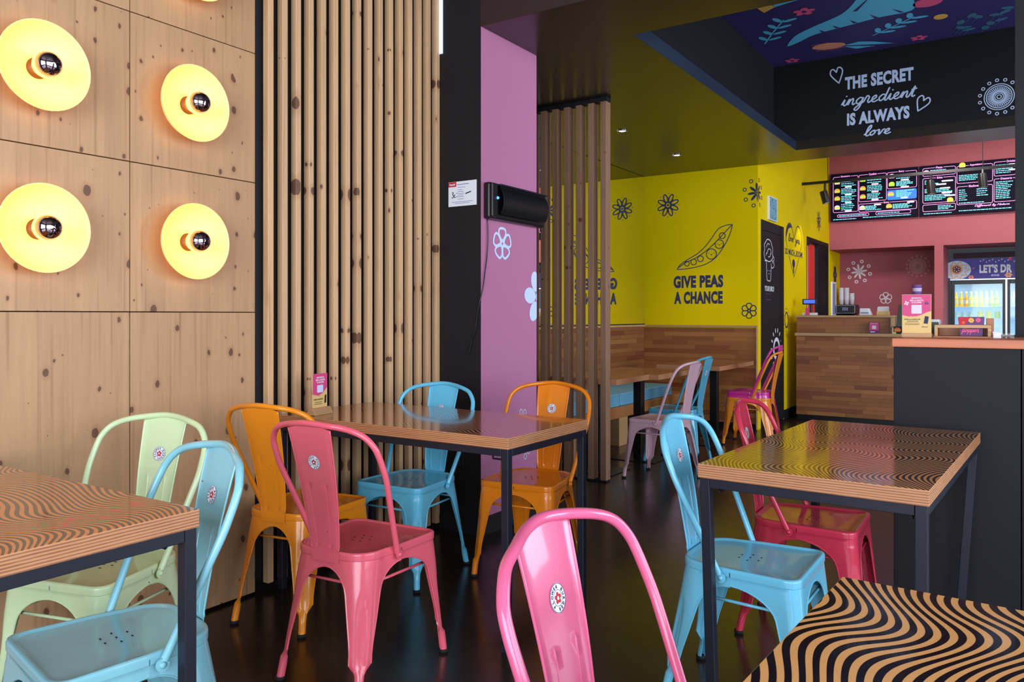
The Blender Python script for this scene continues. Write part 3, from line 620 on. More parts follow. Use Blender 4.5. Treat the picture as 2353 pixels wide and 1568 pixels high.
# rose coloured bar wall: bulkhead, pier, niches
struct('wall_bulkhead', box(11.56, 12.3, -2.2, 2.299, 2.083, 3.95), M['rose'])
struct('wall_pier', box(11.56, 12.3, .902, 1.004, 0, 2.083), M['rose'])
wn_ = struct('wall_bar', box(12.3, 12.42, 1.004, 2.299, 0, 2.083), M['roseD'])
struct('wall_fridge_niche', box(13.2, 13.4, -2.2, .902, 0, 2.083), M['plum'])
struct('ceiling_kitchen', box(8.09, 13.4, -4.2, 2.45, 3.95, 4.02), M['grey'])
struct('wall_far_right', box(3.9, 13.4, -4.3, -4.2, 0, 4.0), M['grey'])
P = faceX(12.3)
P.put('starburst_decal', D2().merge(starburst(.175, .013, 8, .15), 1, 1, -2.035, 1.807), M['lilac'], wn_)
P.put('mandala_decal', D2().merge(mandala(.152, .008), 1, 1, -1.272, 1.861), M['taupe'], wn_)
P.put('rosette_decal', D2().merge(rosette(.078, .012, 5), 1, 1, -1.682, 1.418), M['lilac'], wn_)
# black pillar standing on the counter at the right
struct('wall_pillar', box(3.90, 4.30, -.40, .040, 1.086, 4.0), M['slate'])

# ================================================================== wall lamps
dish = MB(); prof = [(.030, .012), (.075, .014), (.105, .024), (.128, .046), (.140, .072), (.1405, .076), (.138, .077), (.134, .070), (.122, .047), (.101, .030), (.072, .020), (.030, .018)]
dish.lathe([(r * 1.03, h) for r, h in prof], 48, axis='-y'); dish_me = dish.mesh('lamp_shade', True); dish_me.materials.append(M['shade'])
bulb_me = MB().lathe([(.014, .030), (.020, .038), (.033, .052), (.042, .072), (.0425, .083), (.0415, .089)], 28, axis='-y').mesh('bulb', True); bulb_me.materials.append(M['bulb'])
cap_me = MB().lathe([(.0416, .0885), (.0425, .091), (.0412, .099), (.0362, .111), (.026, .121), (.013, .126), (.0005, .1274)], 28, axis='-y').mesh('bulb_cap', True); cap_me.materials.append(M['chrome'])
sock_me = MB().lathe([(.0005, .010), (.034, .010), (.034, .024), (.024, .030), (.0145, .034), (.0005, .036)], 24, axis='-y').mesh('socket', True); sock_me.materials.append(M['socket'])
for i, (x, z, lab) in enumerate(((1.288, 1.458, 'round amber glass wall lamp, lower lamp of the column farther from the slats'), (1.838, 1.458, 'round amber glass wall lamp, lower lamp of the column next to the slats'),
        (1.288, 1.982, 'round amber glass wall lamp, upper lamp of the column farther from the slats'), (1.838, 1.984, 'round amber glass wall lamp, upper lamp of the column next to the slats'),
        (1.850, 2.528, 'amber glass wall lamp cut off by the top edge of the picture'))):
    t = thing('wall_lamp', lab, 'lamp', (x, 2.715, z), group='amber wall lamps')
    for n, me in (('lamp_shade', dish_me), ('bulb', bulb_me), ('bulb_cap', cap_me), ('socket', sock_me)): obj(n, me, None, t)

# ================================================================== tables
def table(label, cx, cy, L, W, rz, opm, z=.75, leans=((0, 0),) * 4, group=None, pedestals=None, frame=True):
    t = thing('cafe_table', label, 'table', (cx, cy, 0), rz, group)
    top = obj('tabletop', box(-L / 2, L / 2, -W / 2, W / 2, z - .040, z, 1, {'+z': 0}), [opm, M['ply']], t, bevel=.0012)
    if pedestals is None:
        k = .0285
        for (sx, sy), (lx, ly) in zip(((-1, -1), (-1, 1), (1, -1), (1, 1)), leans):
            x0, y0 = sx * (L / 2 - .004), sy * (W / 2 - .004); x1, y1 = x0 - sx * k, y0 - sy * k
            X = sorted((x0, x1)); Y = sorted((y0, y1))
            q = [(X[0], Y[0]), (X[1], Y[0]), (X[1], Y[1]), (X[0], Y[1])]
            obj('leg', MB().prism([(a + lx, b + ly, 0) for a, b in q], [(a, b, z - .0405) for a, b in q]), M['steel'], t, bevel=.002)
        a, b = L / 2 - .004, W / 2 - .004; h0, h1 = z - .067, z - .0405
        for sy in (-1, 1): Y = sorted((sy * b, sy * (b - k))); obj('apron', box(-a + k + .001, a - k - .001, Y[0], Y[1], h0, h1), M['steel'], t, bevel=.0015)
        for sx in (-1, 1): X = sorted((sx * a, sx * (a - k))); obj('apron', box(X[0], X[1], -b + k + .001, b - k - .001, h0, h1), M['steel'], t, bevel=.0015)
        for sx in (-1, 1):
            for sy in (-1, 1):
                obj('bag_hook', MB().tube([(sx * (a - .09), sy * (b - .04), h0 + .01), (sx * (a - .09), sy * (b - .04), h0 - .018), (sx * (a - .055), sy * (b - .04), h0 - .018), (sx * (a - .05), sy * (b - .04), h0 - .012)], .004, 6), M['black_pl'], t)
    else:
        for x in pedestals:
            obj('pedestal_post', box(x - .035, x + .035, -.035, .035, .006, z - .0405), M['black_pl'], t, bevel=.002)
            obj('foot_plate', box(x - .16, x + .16, -.2, .2, 0, .006), M['black_pl'], t)
    return t
table('wavy striped plywood table beside the timber slats, set with four chairs', 2.557, 2.098, 1.196, .590, radians(90), opart('wavy stripes a', .4, .036, .0140, (242, 150, 86)))
tr = table('wavy striped plywood table in front of the dark counter', 2.753, .466, 1.175, .594, radians(-2.8), opart('wavy stripes b', 4.3, .040, .0140, (240, 160, 92)), leans=((0, -.0), (.0, -.022), (0, .048), (0, 0)))
table('wavy striped plywood table under the wall lamps beside the mint chair', .768, 2.122, 1.194, .600, radians(90), opart('wavy stripes c', 3.1, .038, .0145, (250, 146, 70)), leans=((0, 0), (0, 0), (0, 0), (0, 0)))
table('boldly striped black and tan tabletop nearest the camera beside the pink hoop chair', .765, -.012, 1.175, .594, radians(-3.2), opart('wavy stripes d', 1.5, .040, .0196, (255, 186, 116), 14.5))
op_e = opart('wavy stripes e', 2.2, .035, .0165)
table('first bench table just beyond the free-standing slat screen', 5.335, 2.725, .575, .60, 0, op_e, .72, pedestals=(0,))
table('second bench table, over the blue cushions behind the pale pink chair', 5.955, 2.66, .66, .62, 0, op_e, .72, pedestals=(0,))
table('long bench table under the yellow wall behind the sky blue bistro chair', 7.33, 2.57, 1.04, .60, 0, op_e, .72, pedestals=(-.33, .22))

# ================================================================== chairs (pressed steel bistro chairs)
WF, WR, SF, SR, RF, RR = .178, .150, .176, -.186, .036, .085
def corner_arc(cx, cy, r, a0, a1, n): return [(cx + r * cos(radians(a0 + (a1 - a0) * i / n)), cy + r * sin(radians(a0 + (a1 - a0) * i / n))) for i in range(n + 1)]
def quarter(k):
    """outline of one quarter of the seat edge, from the side middle over the corner to the front / back middle"""
    if k[1] > 0: P = [(.168, -.02)] + corner_arc(WF - RF, SF - RF, RF, -3, 90, 10) + [(0, SF)]
    else: P = [(.168, -.02)] + corner_arc(WR - RR + .004, SR + RR, RR, 5, -90, 12) + [(0, SR)]
    return [(x * k[0], y) for x, y in P]
def sampler(P):
    D = [0]
    for a, b in zip(P, P[1:]): D.append(D[-1] + math.dist(a, b))
    def at(s):
        s = max(0, min(D[-1], s))
        for i in range(len(P) - 1):
            if s <= D[i + 1] + 1e-9:
                t_ = (s - D[i]) / max(1e-9, D[i + 1] - D[i]); return (P[i][0] + (P[i + 1][0] - P[i][0]) * t_, P[i][1] + (P[i + 1][1] - P[i][1]) * t_)
        return P[-1]
    return at, D
LEG = {}
def leg_mesh(k):
    P = quarter(k); at, D = sampler(P); tot = D[-1]
    nc = len(P) // 2 if k[1] > 0 else len(P) // 2
    sc = (D[1] + D[-2]) / 2; la, lb = sc, tot - sc; C0 = at(sc)
    foot = (.194 * k[0], .205) if k[1] > 0 else (.164 * k[0], -.232)
    ofs = (foot[0] - C0[0], foot[1] - C0[1]); nrm = Vector((C0[0] - (0.0), C0[1] - (-.0))).normalized()
    ZT, ZA = .422, .383 if k[1] > 0 else .380
    zs = [ZT, .410, .4085, .4065, .396, ZA] + [ZA - .072 * (1 - cos(pi / 2 * i / 7)) for i in range(1, 8)] + [.285, .255, .225, .195, .165, .135, .105, .088, .075, .05, .03, .012]
    rows = []; NS = 26
    for z in zs:
        row = []; tau = max(0, (.405 - z) / .405)
        base = max(.035, .021 + .145 * max(0, z - .05)); e_ = min(1, max(0, (ZA - z) / .072)); E_ = 1 - sqrt(max(0, 1 - (1 - e_) ** 2)) if z < ZA else 1
        pinch = 1 if k[1] > 0 else .985
        for j in range(NS + 1):
            q = -1 + 2 * j / NS; l = la if q < 0 else lb
            full = base + (l - base) * E_ if z < ZA else l
            s = q * full; p = at(sc + s); u = abs(s) / l; fac = 1 - u * u
            x = p[0] + ofs[0] * tau * fac; y = p[1] + ofs[1] * tau * fac
            o_ = 0
            if z < .29:
                wch = .0135 * min(1, (.29 - z) / .06 + .25)
                m_ = 1 - min(1, max(0, (abs(s) - wch) / .006)); o_ = -.006 * m_ * min(1, max(0, (z - .078) / .012))
            if z >= .407: o_ += .0028                       # raised band below the seat edge
            if z < .10:                                       # rolled foot: close the sheet into a tube
                c_ = Vector((C0[0] + ofs[0] * tau, C0[1] + ofs[1] * tau)); a = q * 2.6 + math.atan2(nrm.y, nrm.x) * 1.0
                b_ = min(1, (.10 - z) / .03); tx, ty = c_.x - nrm.x * .007 + .0122 * cos(a), c_.y - nrm.y * .007 + .0122 * sin(a)
                if k[0] * k[1] < 0: a = -q * 2.6 + math.atan2(nrm.y, nrm.x); tx, ty = c_.x - nrm.x * .007 + .0122 * cos(a), c_.y - nrm.y * .007 + .0122 * sin(a)
                x += (tx - x) * b_; y += (ty - y) * b_
            row.append((x + nrm.x * o_, y + nrm.y * o_, z))
        rows.append(row)
    mb = MB(); mb.grid(rows)
    me = baked(mb, 'leg', [('SOLIDIFY', dict(thickness=.0028, offset=0))], True, 50)
    bd = MB()
    for j in (0, NS): bd.tube([rows[i][j] for i in range(5, len(rows) - 5)], .0030, 6)
    bm = bmesh.new(); bm.from_mesh(me); bm.from_mesh(bd.mesh('b', True)); bm.to_mesh(me); bm.free(); me.shade_smooth(); me.set_sharp_from_angle(angle=radians(50))
    fp = MB().lathe([(.0005, 0), (.0135, 0), (.0165, .004), (.0165, .013), (.0005, .0135)], 16).mesh('foot_cap', True)
    return me, fp, (foot[0] - nrm.x * .007, foot[1] - nrm.y * .007)
for k in ((1, 1), (-1, 1), (1, -1), (-1, -1)): LEG[k] = leg_mesh(k)
# seat pan
ring = []
for k in ((1, 1), (-1, 1), (-1, -1), (1, -1)):
    q = quarter(k); at, D = sampler(q); pts = [at(D[-1] * i / 24) for i in range(25)]
    if k in ((-1, 1), (1, -1)): pts = pts[::-1]
    ring += pts[:-1]
mb = MB(); rows = [[(x * s + 0, (y + .004) * s - .004, z) for x, y in ring] for s, z in ((1.016, .4205), (1.017, .4265), (1.008, .4305), (.985, .432), (.955, .4315), (.93, .4275), (.90, .4262), (.6, .4245), (.25, .4235))]
b0 = mb.grid(rows, True); n_ = len(ring); mb.face([b0 + 8 * n_ + i for i in range(n_)])
seat_me = mb.mesh('seat', True); seat_me.set_sharp_from_angle(angle=radians(60))
slot_me = MB().prism([(.0050 * cos(a), .0019 * sin(a), 0) for a in [2 * pi * i / 12 for i in range(12)]], [(.0050 * cos(a), .0019 * sin(a), .0009) for a in [2 * pi * i / 12 for i in range(12)]]).mesh('drain_hole')
slot_me.materials.append(M['ink'])
SLOTS = [(0, -.01), (.032, -.01), (-.032, -.01), (.016, .02), (-.016, .02), (.016, -.04), (-.016, -.04)]
# hoop
HT = [0, .3, .45, .6, .7, .78, .84, .9, .94, .97, .99, 1.0]; HX = [.176, .196, .207, .217, .217, .214, .207, .188, .162, .118, .06, 0]
def interp(x, X, Y):
    for i in range(len(X) - 1):
        if x <= X[i + 1]: return Y[i] + (Y[i + 1] - Y[i]) * (x - X[i]) / (X[i + 1] - X[i])
    return Y[-1]
OT = [0, .43, .68, .84, .92, .97, .99, 1]; OV = [0, .017, .026, .032, .034, .025, .010, .004]
def hoop_y(t_): return -.05 - .226 * t_ + interp(t_, OT, OV)
half = [(x, hoop_y(t_), .413 + .431 * t_) for t_, x in zip(HT, HX)]
full = half + [(-x, y, z) for x, y, z in half[::-1][1:]]
def cat3(P, n):
    out = []; V_ = [Vector(p) for p in P]; L = len(V_)
    for i in range(L - 1):
        a, b, c, d = V_[max(i - 1, 0)], V_[i], V_[i + 1], V_[min(i + 2, L - 1)]
        for q in range(n):
            t_ = q / n; out.append(.5 * ((2 * b) + (c - a) * t_ + (2 * a - 5 * b + 4 * c - d) * t_ ** 2 + (3 * b - a - 3 * c + d) * t_ ** 3))
    return out + [V_[-1]]
hp = MB().tube(cat3(full, 5), .0098, 14)
for sg in (-1, 1):   # flattened, rounded tab at the end of the tube
    c = (sg * .1800, -.044, .405)
    hp.prism([(c[0] - .002, c[1] + .015 * cos(a), c[2] + .015 * sin(a)) for a in [2 * pi * i / 16 for i in range(16)]], [(c[0] + .002, c[1] + .015 * cos(a), c[2] + .015 * sin(a)) for a in [2 * pi * i / 16 for i in range(16)]])
hoop_me = hp.mesh('back_hoop', True); hoop_me.set_sharp_from_angle(angle=radians(60))
bolt_me = MB().lathe([(.0075, 0), (.0075, .003), (.005, .0055), (.0005, .006)], 14, axis='x').mesh('bolt', True)
# splat: bottom tab wraps the seat edge, then leans back to the hoop
def splat_pt(u, v):
    if v < .08: y = -.1935; z = .396 + .036 * v / .08; wd_ = .054
    else:
        q = (v - .08) / .92; wd_ = .054 + .030 * q ** .8
        x_ = abs(u) * wd_; zt = .836 - .42 * x_ * x_ / .1 * .35
        z = .432 + (zt - .432) * q; tt = (z - .413) / .431
        y = -.1935 + (-.270 + .1935) * (q ** 1.08) + .006 * sin(pi * q)
    x = u * wd_; dd = 0
    if v > .1:
        if .45 < abs(u) < .51 and .06 < v < .58: dd = .0012
        if abs(u) > .9: dd = .0022 * (abs(u) - .9) / .1
    return (x, y - .012 * (u * u) * 0 + dd, z)
us = [-1, -.95, -.9, -.7, -.52, -.505, -.48, -.455, -.44, -.2, 0, .2, .44, .455, .48, .505, .52, .7, .9, .95, 1]; vs = [0, .03, .06, .08, .085, .10, .12, .14, .15, .2, .3, .4, .5, .57, .58, .6, .7, .8, .9, .97, 1]
mb = MB(); mb.grid([[splat_pt(u, v) for u in us] for v in vs]); splat_me = baked(mb, 'back_splat', [('SOLIDIFY', dict(thickness=.0022, offset=0))], True, 40)
bd = MB()
for sg in (-1, 1): bd.tube([splat_pt(sg, v) for v in vs[4:]], .0028, 6)
bm = bmesh.new(); bm.from_mesh(splat_me); bm.from_mesh(bd.mesh('b', True)); bm.to_mesh(splat_me); bm.free()
# round sticker with ring lettering
ST = D2().ell(0, 0, .0235, .0235, n=40)
STL = D2().ering(0, 0, .0226, .0226, .0010, n=40).ering(0, 0, .0128, .0128, .0007, n=30)
word = 'FLOWER BURGER '
for i, ch in enumerate(word):
    if ch == ' ': continue
    a = radians(215 - i * 360 / len(word)); g = glyphs(ch, .045); xs = [v[0] for v in g.v]; s_ = .0072
    STL.merge(D2().merge(g, s_, s_, -s_ * (max(xs) + min(xs)) / 2, -.0026), 1, 1, .0176 * cos(a), .0176 * sin(a), a - pi / 2)
STF = D2()
for i in range(5): a = 2 * pi * i / 5 + pi / 2; STF.ell(.0058 * cos(a), .0058 * sin(a), .0040, .0036, a, 10)
def splat_frame(v, front):
    p = Vector(splat_pt(0, v)); q = Vector(splat_pt(0, v + .02)); up_ = (q - p).normalized()
    return Plane(p + (up_.cross(Vector((1, 0, 0))) if 0 else Vector((0, 0, 0))), (-1, 0, 0) if front else (1, 0, 0), up_)
STM = {}
for front in (True, False):
    pl = splat_frame(.735, front); tmp = []
    for nm, d_, m_, lf in (('sticker', ST, M['white'], .0022), ('sticker_lettering', STL, M['navyv'], .0026), ('sticker_flower', STF, M['red'], .0026), ('flower_centre', D2().ell(0, 0, .0032, .0032, n=12), M['white'], .0030)):
        o = pl.put(nm, d_, m_, None, lf); tmp.append((nm, o.data)); bpy.data.objects.remove(o)
    STM[front] = tmp
# stretchers under the seat
STR = []
for a, b in (((.150, .150), (.128, -.150)), ((-.150, .150), (-.128, -.150)), ((.150, .158), (-.150, .158)), ((.125, -.155), (-.125, -.155))):
    STR.append(MB().tube([(a[0] * 1.06, a[1] * 1.06, .330), (b[0] * 1.06, b[1] * 1.06, .330)], .0050, 8).mesh('stretcher', True))
PAINTS = {}
def chair(label, x, y, rz, col, sticker=None, z=0, slots=True, seat_col=None):
    key = tuple(col)
    if key not in PAINTS: PAINTS[key] = enamel('chair paint %d' % len(PAINTS), col)
    pm_ = PAINTS[key]
    t = thing('bistro_chair', label, 'chair', (x, y, z), radians(rz), 'steel bistro chairs')
    def part(n, me, p=t, m=pm_, loc=None):
        if not me.materials: me.materials.append(None)
        o = bpy.data.objects.new(n, me); COL.objects.link(o); o.parent = p
        if loc: o.location = loc
        if m: o.material_slots[0].link = 'OBJECT'; o.material_slots[0].material = m
        return o
    st = part('seat', seat_me)
    if slots:
        for i, (sx, sy) in enumerate(SLOTS): part('drain_hole', slot_me, st, None, (sx, sy, .4235 + .0003))
    for k in LEG:
        lo = part('leg', LEG[k][0]); part('foot_cap', LEG[k][1], lo, M['rubber'], (*LEG[k][2], 0))
    ho = part('back_hoop', hoop_me)
    for sg in (-1, 1):
        bo = part('bolt', bolt_me, ho, pm_, (sg * .182, -.044, .405)); bo.rotation_euler = (0, 0, 0 if sg > 0 else pi)
    so = part('back_splat', splat_me)
    for me in STR: part('stretcher', me)
    if sticker is not None:
        for nm, me in STM[sticker]: part(nm, me, so, None)
    return t
F_, B_ = True, False
chair('mint green bistro chair tucked under the table below the wall lamps', 1.294, 2.328, 105.6, (206, 226, 178), F_)
chair('pale blue worn bistro chair in front of the mint green chair', 1.015, 1.780, 79.2, (138, 200, 214), F_)
chair('orange bistro chair standing between the pine panels and the rose pink chair', 2.170, 2.408, -80.5, (236, 140, 26))
chair('rose pink bistro chair with full seat in view, beside the orange chair', 1.945, 1.875, -85, (228, 96, 114), B_)
chair('sky blue bistro chair in front of the timber slats and black column', 2.749, 2.362, 93.1, (104, 198, 232), F_)
chair('orange bistro chair in front of the pink column face', 3.079, 1.916, 96.8, (230, 126, 18), F_)
chair('pink bistro chair nearest the camera, only its hooped back in view', 1.102, .394, 180.3, (222, 98, 138), F_)
chair('sky blue bistro chair tucked under the table before the dark counter', 2.442, .707, 179.8, (112, 192, 222), F_)
chair('crimson pink bistro chair tucked under the table behind the sky blue chair', 3.051, .667, 181.2, (200, 52, 78), F_)
chair('pale dusty pink bistro chair facing the bench tables', 5.36, 2.222, -4, (216, 172, 186), None, slots=False)
chair('turquoise blue bistro chair facing the bench beside the dusty pink chair', 6.02, 2.36, 0, (78, 172, 206), B_, slots=False)
chair('orange bistro chair, lower one of the two stacked by the black door', 7.20, 2.11, 2, (238, 140, 26), None, slots=False)
chair('magenta bistro chair stacked on top of the orange chair by the black door', 7.230, 2.118, 2, (206, 44, 150), None, z=.052, slots=False)

# ================================================================== dining room details
# table card on the slat-side table
t = thing('table_card', 'small pink and yellow promotional card in a wooden holder on the slat-side table', 'table card', (2.37, 2.545, .7503), radians(8))
obj('card_holder', MB().prism([(-.060, -.026, 0), (.060, -.026, 0), (.060, .026, 0), (-.060, .026, 0)], [(-.060, -.010, .030), (.060, -.010, .030), (.060, .010, .030), (-.060, .010, .030)]), M['lightwood'], t, bevel=.002)
cd_ = obj('card', box(-.048, .048, -.0012, .0012, .026, .175), M['sand'], t)
Pc = Plane((0, -.0013, 0), (1, 0, 0), (0, 0, 1))
Pc.put('pink_print', D2().poly([(-.048, .088), (-.01, .080), (.02, .092), (.048, .115), (.048, .175), (-.048, .175)]), M['magenta'], cd_, .0003)
d = fit('BENVENUTO', -.022, .155, .026, .162).merge(fit('GIRA LA RUOTA', -.03, .144, .032, .152)).merge(fit('E SCOPRI', -.02, .134, .024, .141)); Pc.put('lettering', d, M['white'], cd_, .0006)
Pc.put('blank_patch', D2().rrect(-.02, .094, .02, .126, .004), M['skyv'], cd_, .0006)
d = fit('SCARICA LA NOSTRA APP', -.042, .062, .018, .068).rect(-.036, .052, .012, .054).rect(-.040, .044, .014, .046); Pc.put('lettering', d, M['ink'], cd_, .0006)
Pc.put('phone_print', D2().poly([(.028, .045), (.040, .047), (.042, .082), (.031, .080)]), M['ink'], cd_, .0006)
# notice on the black column
nt = obj('notice_sheet', box(-.0015, .0015, -.094, .094, -.067, .067), M['paper'], loc=(3.3940, 2.547, 1.834)); tag(nt, 'white service notice with a red corner tab on the black column', 'notice')
Pn = Plane((-.0016, 0, 0), (0, -1, 0), (0, 0, 1))
Pn.put('red_tab', D2().rect(-.094, .040, -.040, .066), M['red'], nt, .0003)
Pn.put('lettering', fit('Rentokil', -.086, .047, -.048, .059, .03), M['white'], nt, .0006)
d = D2().rect(-.034, .048, .044, .053)
for z, a, b in ((.033, -.03, .02), (.020, -.03, .0), (.010, -.03, .01), (0, -.03, .012), (-.009, -.03, .008), (-.018, -.03, .012), (-.030, -.03, .01), (-.045, -.07, .07), (-.053, -.05, .05)): d.rect(a, z, b, z + .003)
Pn.put('printed_lines', d, M['greyp'], nt, .0003)
d = D2().ribbon(catmull([(-.070, .006), (-.062, .010), (-.060, .002), (-.066, -.002), (-.058, -.008), (-.062, -.018), (-.072, -.018)], 4), .004).ribbon(catmull([(-.046, -.004), (-.053, -.006), (-.054, -.016), (-.044, -.018)], 4), .004)
d.poly([(.022, -.006), (.058, .004), (.060, .010), (.022, .001)]).ell(-.036, .004, .003, .003, n=8).ell(-.036, -.014, .003, .003, n=8)
Pn.put('handwriting', d, M['ink'], nt, .0006)
# insect trap on the pink face
tp_ = thing('insect_trap', 'black wall-mounted insect trap with a blue indicator light on the pink column face', 'insect trap', (3.70, 2.426, 1.79))
obj('back_plate', box(-.285, .285, -.045, -.001, -.098, .098), M['black_pl'], tp_, bevel=.012)
rows = []
for i in range(13):
    a = radians(-58 + 130 * i / 12); rows.append([(x, -.040 - .050 * cos(a) - (.012 if i == 12 else 0), .084 * sin(a)) for x in (-.215, -.21, 0, .245, .25)])
mb = MB(); mb.grid(rows); obj('curved_cover', baked(mb, 'curved_cover', [('SOLIDIFY', dict(thickness=.004))], True, 40), M['black_pl'], tp_)
obj('control_strip', box(-.283, -.232, -.062, -.044, -.090, .092), M['black_pl'], tp_, bevel=.006)
obj('top_rail', box(-.22, .27, -.072, -.044, .082, .092), M['steel'], tp_, bevel=.003)
obj('indicator_light', MB().sphere((-.238, -.064, .014), .0075), M['led'], tp_, smooth=True)
cab = [(3.445, 2.418, 1.695), (3.447, 2.416, 1.60), (3.440, 2.417, 1.50), (3.418, 2.416, 1.40), (3.400, 2.416, 1.32), (3.388, 2.430, 1.24), (3.389, 2.448, 1.16), (3.389, 2.458, 1.10), (3.389, 2.486, 1.02), (3.389, 2.499, .968)]
obj('power_cable', MB().tube([(p[0] - 3.70, p[1] - 2.426, p[2] - 1.79) for p in cat3(cab, 5)], .0032, 6), M['black_pl'], tp_, smooth=True)
# free-standing slat screen beside the column
sc_ = thing('slat_screen', 'floor-to-ceiling screen of upright timber slats beyond the pink column', 'screen', (5.0, 2.75, 0))
for i in range(7):
    y = 2.4905 + .0985 * i - 2.75
    obj('slat', box(-.035, .035, -.0225, .0225, .012, HZ - .03), M['slat2'], sc_, bevel=.002, loc=(0, y, 0))
obj('head_rail', box(-.034, .034, -.285, .40, HZ - .03, HZ - .0008), M['black'], sc_)
obj('floor_rail', box(-.030, .030, -.280, .40, 0, .012), M['black'], sc_)
# ceiling downlights
for x, y, lab in ((5.958, 2.812, 'small round ceiling downlight nearer the slat screen'), (7.151, 2.803, 'small round ceiling downlight nearer the yellow wall')):
    t = thing('downlight', lab, 'ceiling light', (x, y, HZ), group='ceiling downlights')
    obj('bezel', MB().lathe([(.030, .0005), (.046, -.0005), (.046, -.006), (.034, -.010), (.030, -.004)], 24), M['steelm'], t, smooth=True)
    obj('lens', MB().lathe([(.0005, -.004), (.030, -.003)], 20), M['downl'], t)
# bench
be = thing('bench', 'long fixed wooden bench along the mirror wall', 'bench', (6.6, 3.30, 0))
obj('seat_board', box(-1.48, 1.46, -.26, .235, .255, .355), pine('bench wood', (188, 124, 72), .4, 'x', 5), be, bevel=.003)
for x in (-1.1, -.12, .95): obj('support_block', box(x - .09, x + .09, -.255, .10, .0, .2545), M['lightwood'], be, bevel=.003)
obj('kick_panel', box(-1.48, 1.46, .06, .08, 0, .2545), M['black'], be)
for i, (x0, x1, lab) in enumerate(((5.13, 6.42, 'nearer the slat screen'), (6.43, 7.66, 'in the middle of the bench, behind the dusty pink chair'))):
    cmb = box(-(x1 - x0) / 2 + .002, (x1 - x0) / 2 - .002, -.235, .235, 0, .112)
    c = obj('bench_cushion', cmb, M['cushion'], loc=((x0 + x1) / 2, 3.29, .3553), bevel=.012); tag(c, 'sky blue vinyl bench cushion ' + lab, 'cushion', 'blue bench cushions')
    obj('piping', MB().tube([(-(x1 - x0) / 2 + .008, -.234, .104), ((x1 - x0) / 2 - .008, -.234, .104)], .004, 6).tube([(-(x1 - x0) / 2 + .008, -.234, .010), ((x1 - x0) / 2 - .008, -.234, .010)], .004, 6), M['cushion'], c)
# picture above the black door
pc = obj('wall_picture', box(-.145, .145, -.012, .012, -.118, .118), M['exits'], loc=(8.585, 2.286, 2.315)); tag(pc, 'small teal and white leafy picture above the black door', 'picture')
obj('frame', MB().box(-.155, .155, -.014, .011, .118, .126).box(-.155, .155, -.014, .011, -.126, -.118).box(-.155, -.145, -.014, .011, -.118, .118).box(.145, .155, -.014, .011, -.118, .118), M['white'], pc)

# ================================================================== bar
ct = thing('service_counter', 'wood strip clad service counter left of the charcoal counter', 'counter', (9.5, 1.7, 0))
def L_(x0, x1, y0, y1, z0, z1): return box(x0 - 9.5, x1 - 9.5, y0 - 1.7, y1 - 1.7, z0, z1)
obj('body', MB().box(-.287, .4, -1.1, .485, .055, .944).box(-.24, .2, -.49, .49, .978, 1.15), M['acacia'], ct)
obj('plinth', L_(9.23, 9.9, .6, 2.18, 0, .0545), M['black_pl'], ct)
clad_on(ct, M['acacia'], 'x', 9.2129, 1.0, 2.183, .055, .943, .044, .22, .5)
clad_on(ct, M['acacia'], 'x', 9.2599, 1.215, 2.188, .979, 1.149, .042, .25, .55)
obj('ledge', L_(9.15, 9.30, .62, 2.188, .944, .9775), M['lightwood'], ct, bevel=.002)
obj('top_board', L_(9.20, 9.75, 1.18, 2.20, 1.150, 1.173), M['lightwood'], ct, bevel=.002)
obj('end_board', L_(9.20, 9.70, 1.185, 1.212, .978, 1.149), M['lightwood'], ct, bevel=.002)
cc = thing('charcoal_counter', 'charcoal painted counter with a thick reddish wood top carrying the black pillar', 'counter', (3.9, 0, 0))
obj('front_panel', box(-.45, .42, .018, .443, 0, 1.0505), M['slate'], cc, bevel=.002)
obj('front_panel', box(-.45, .42, -.9, .015, 0, 1.0505), M['slate'], cc, bevel=.002)
obj('top_slab', box(-.458, .45, -.92, .449, 1.051, 1.085), M['redwood'], cc, bevel=.003)
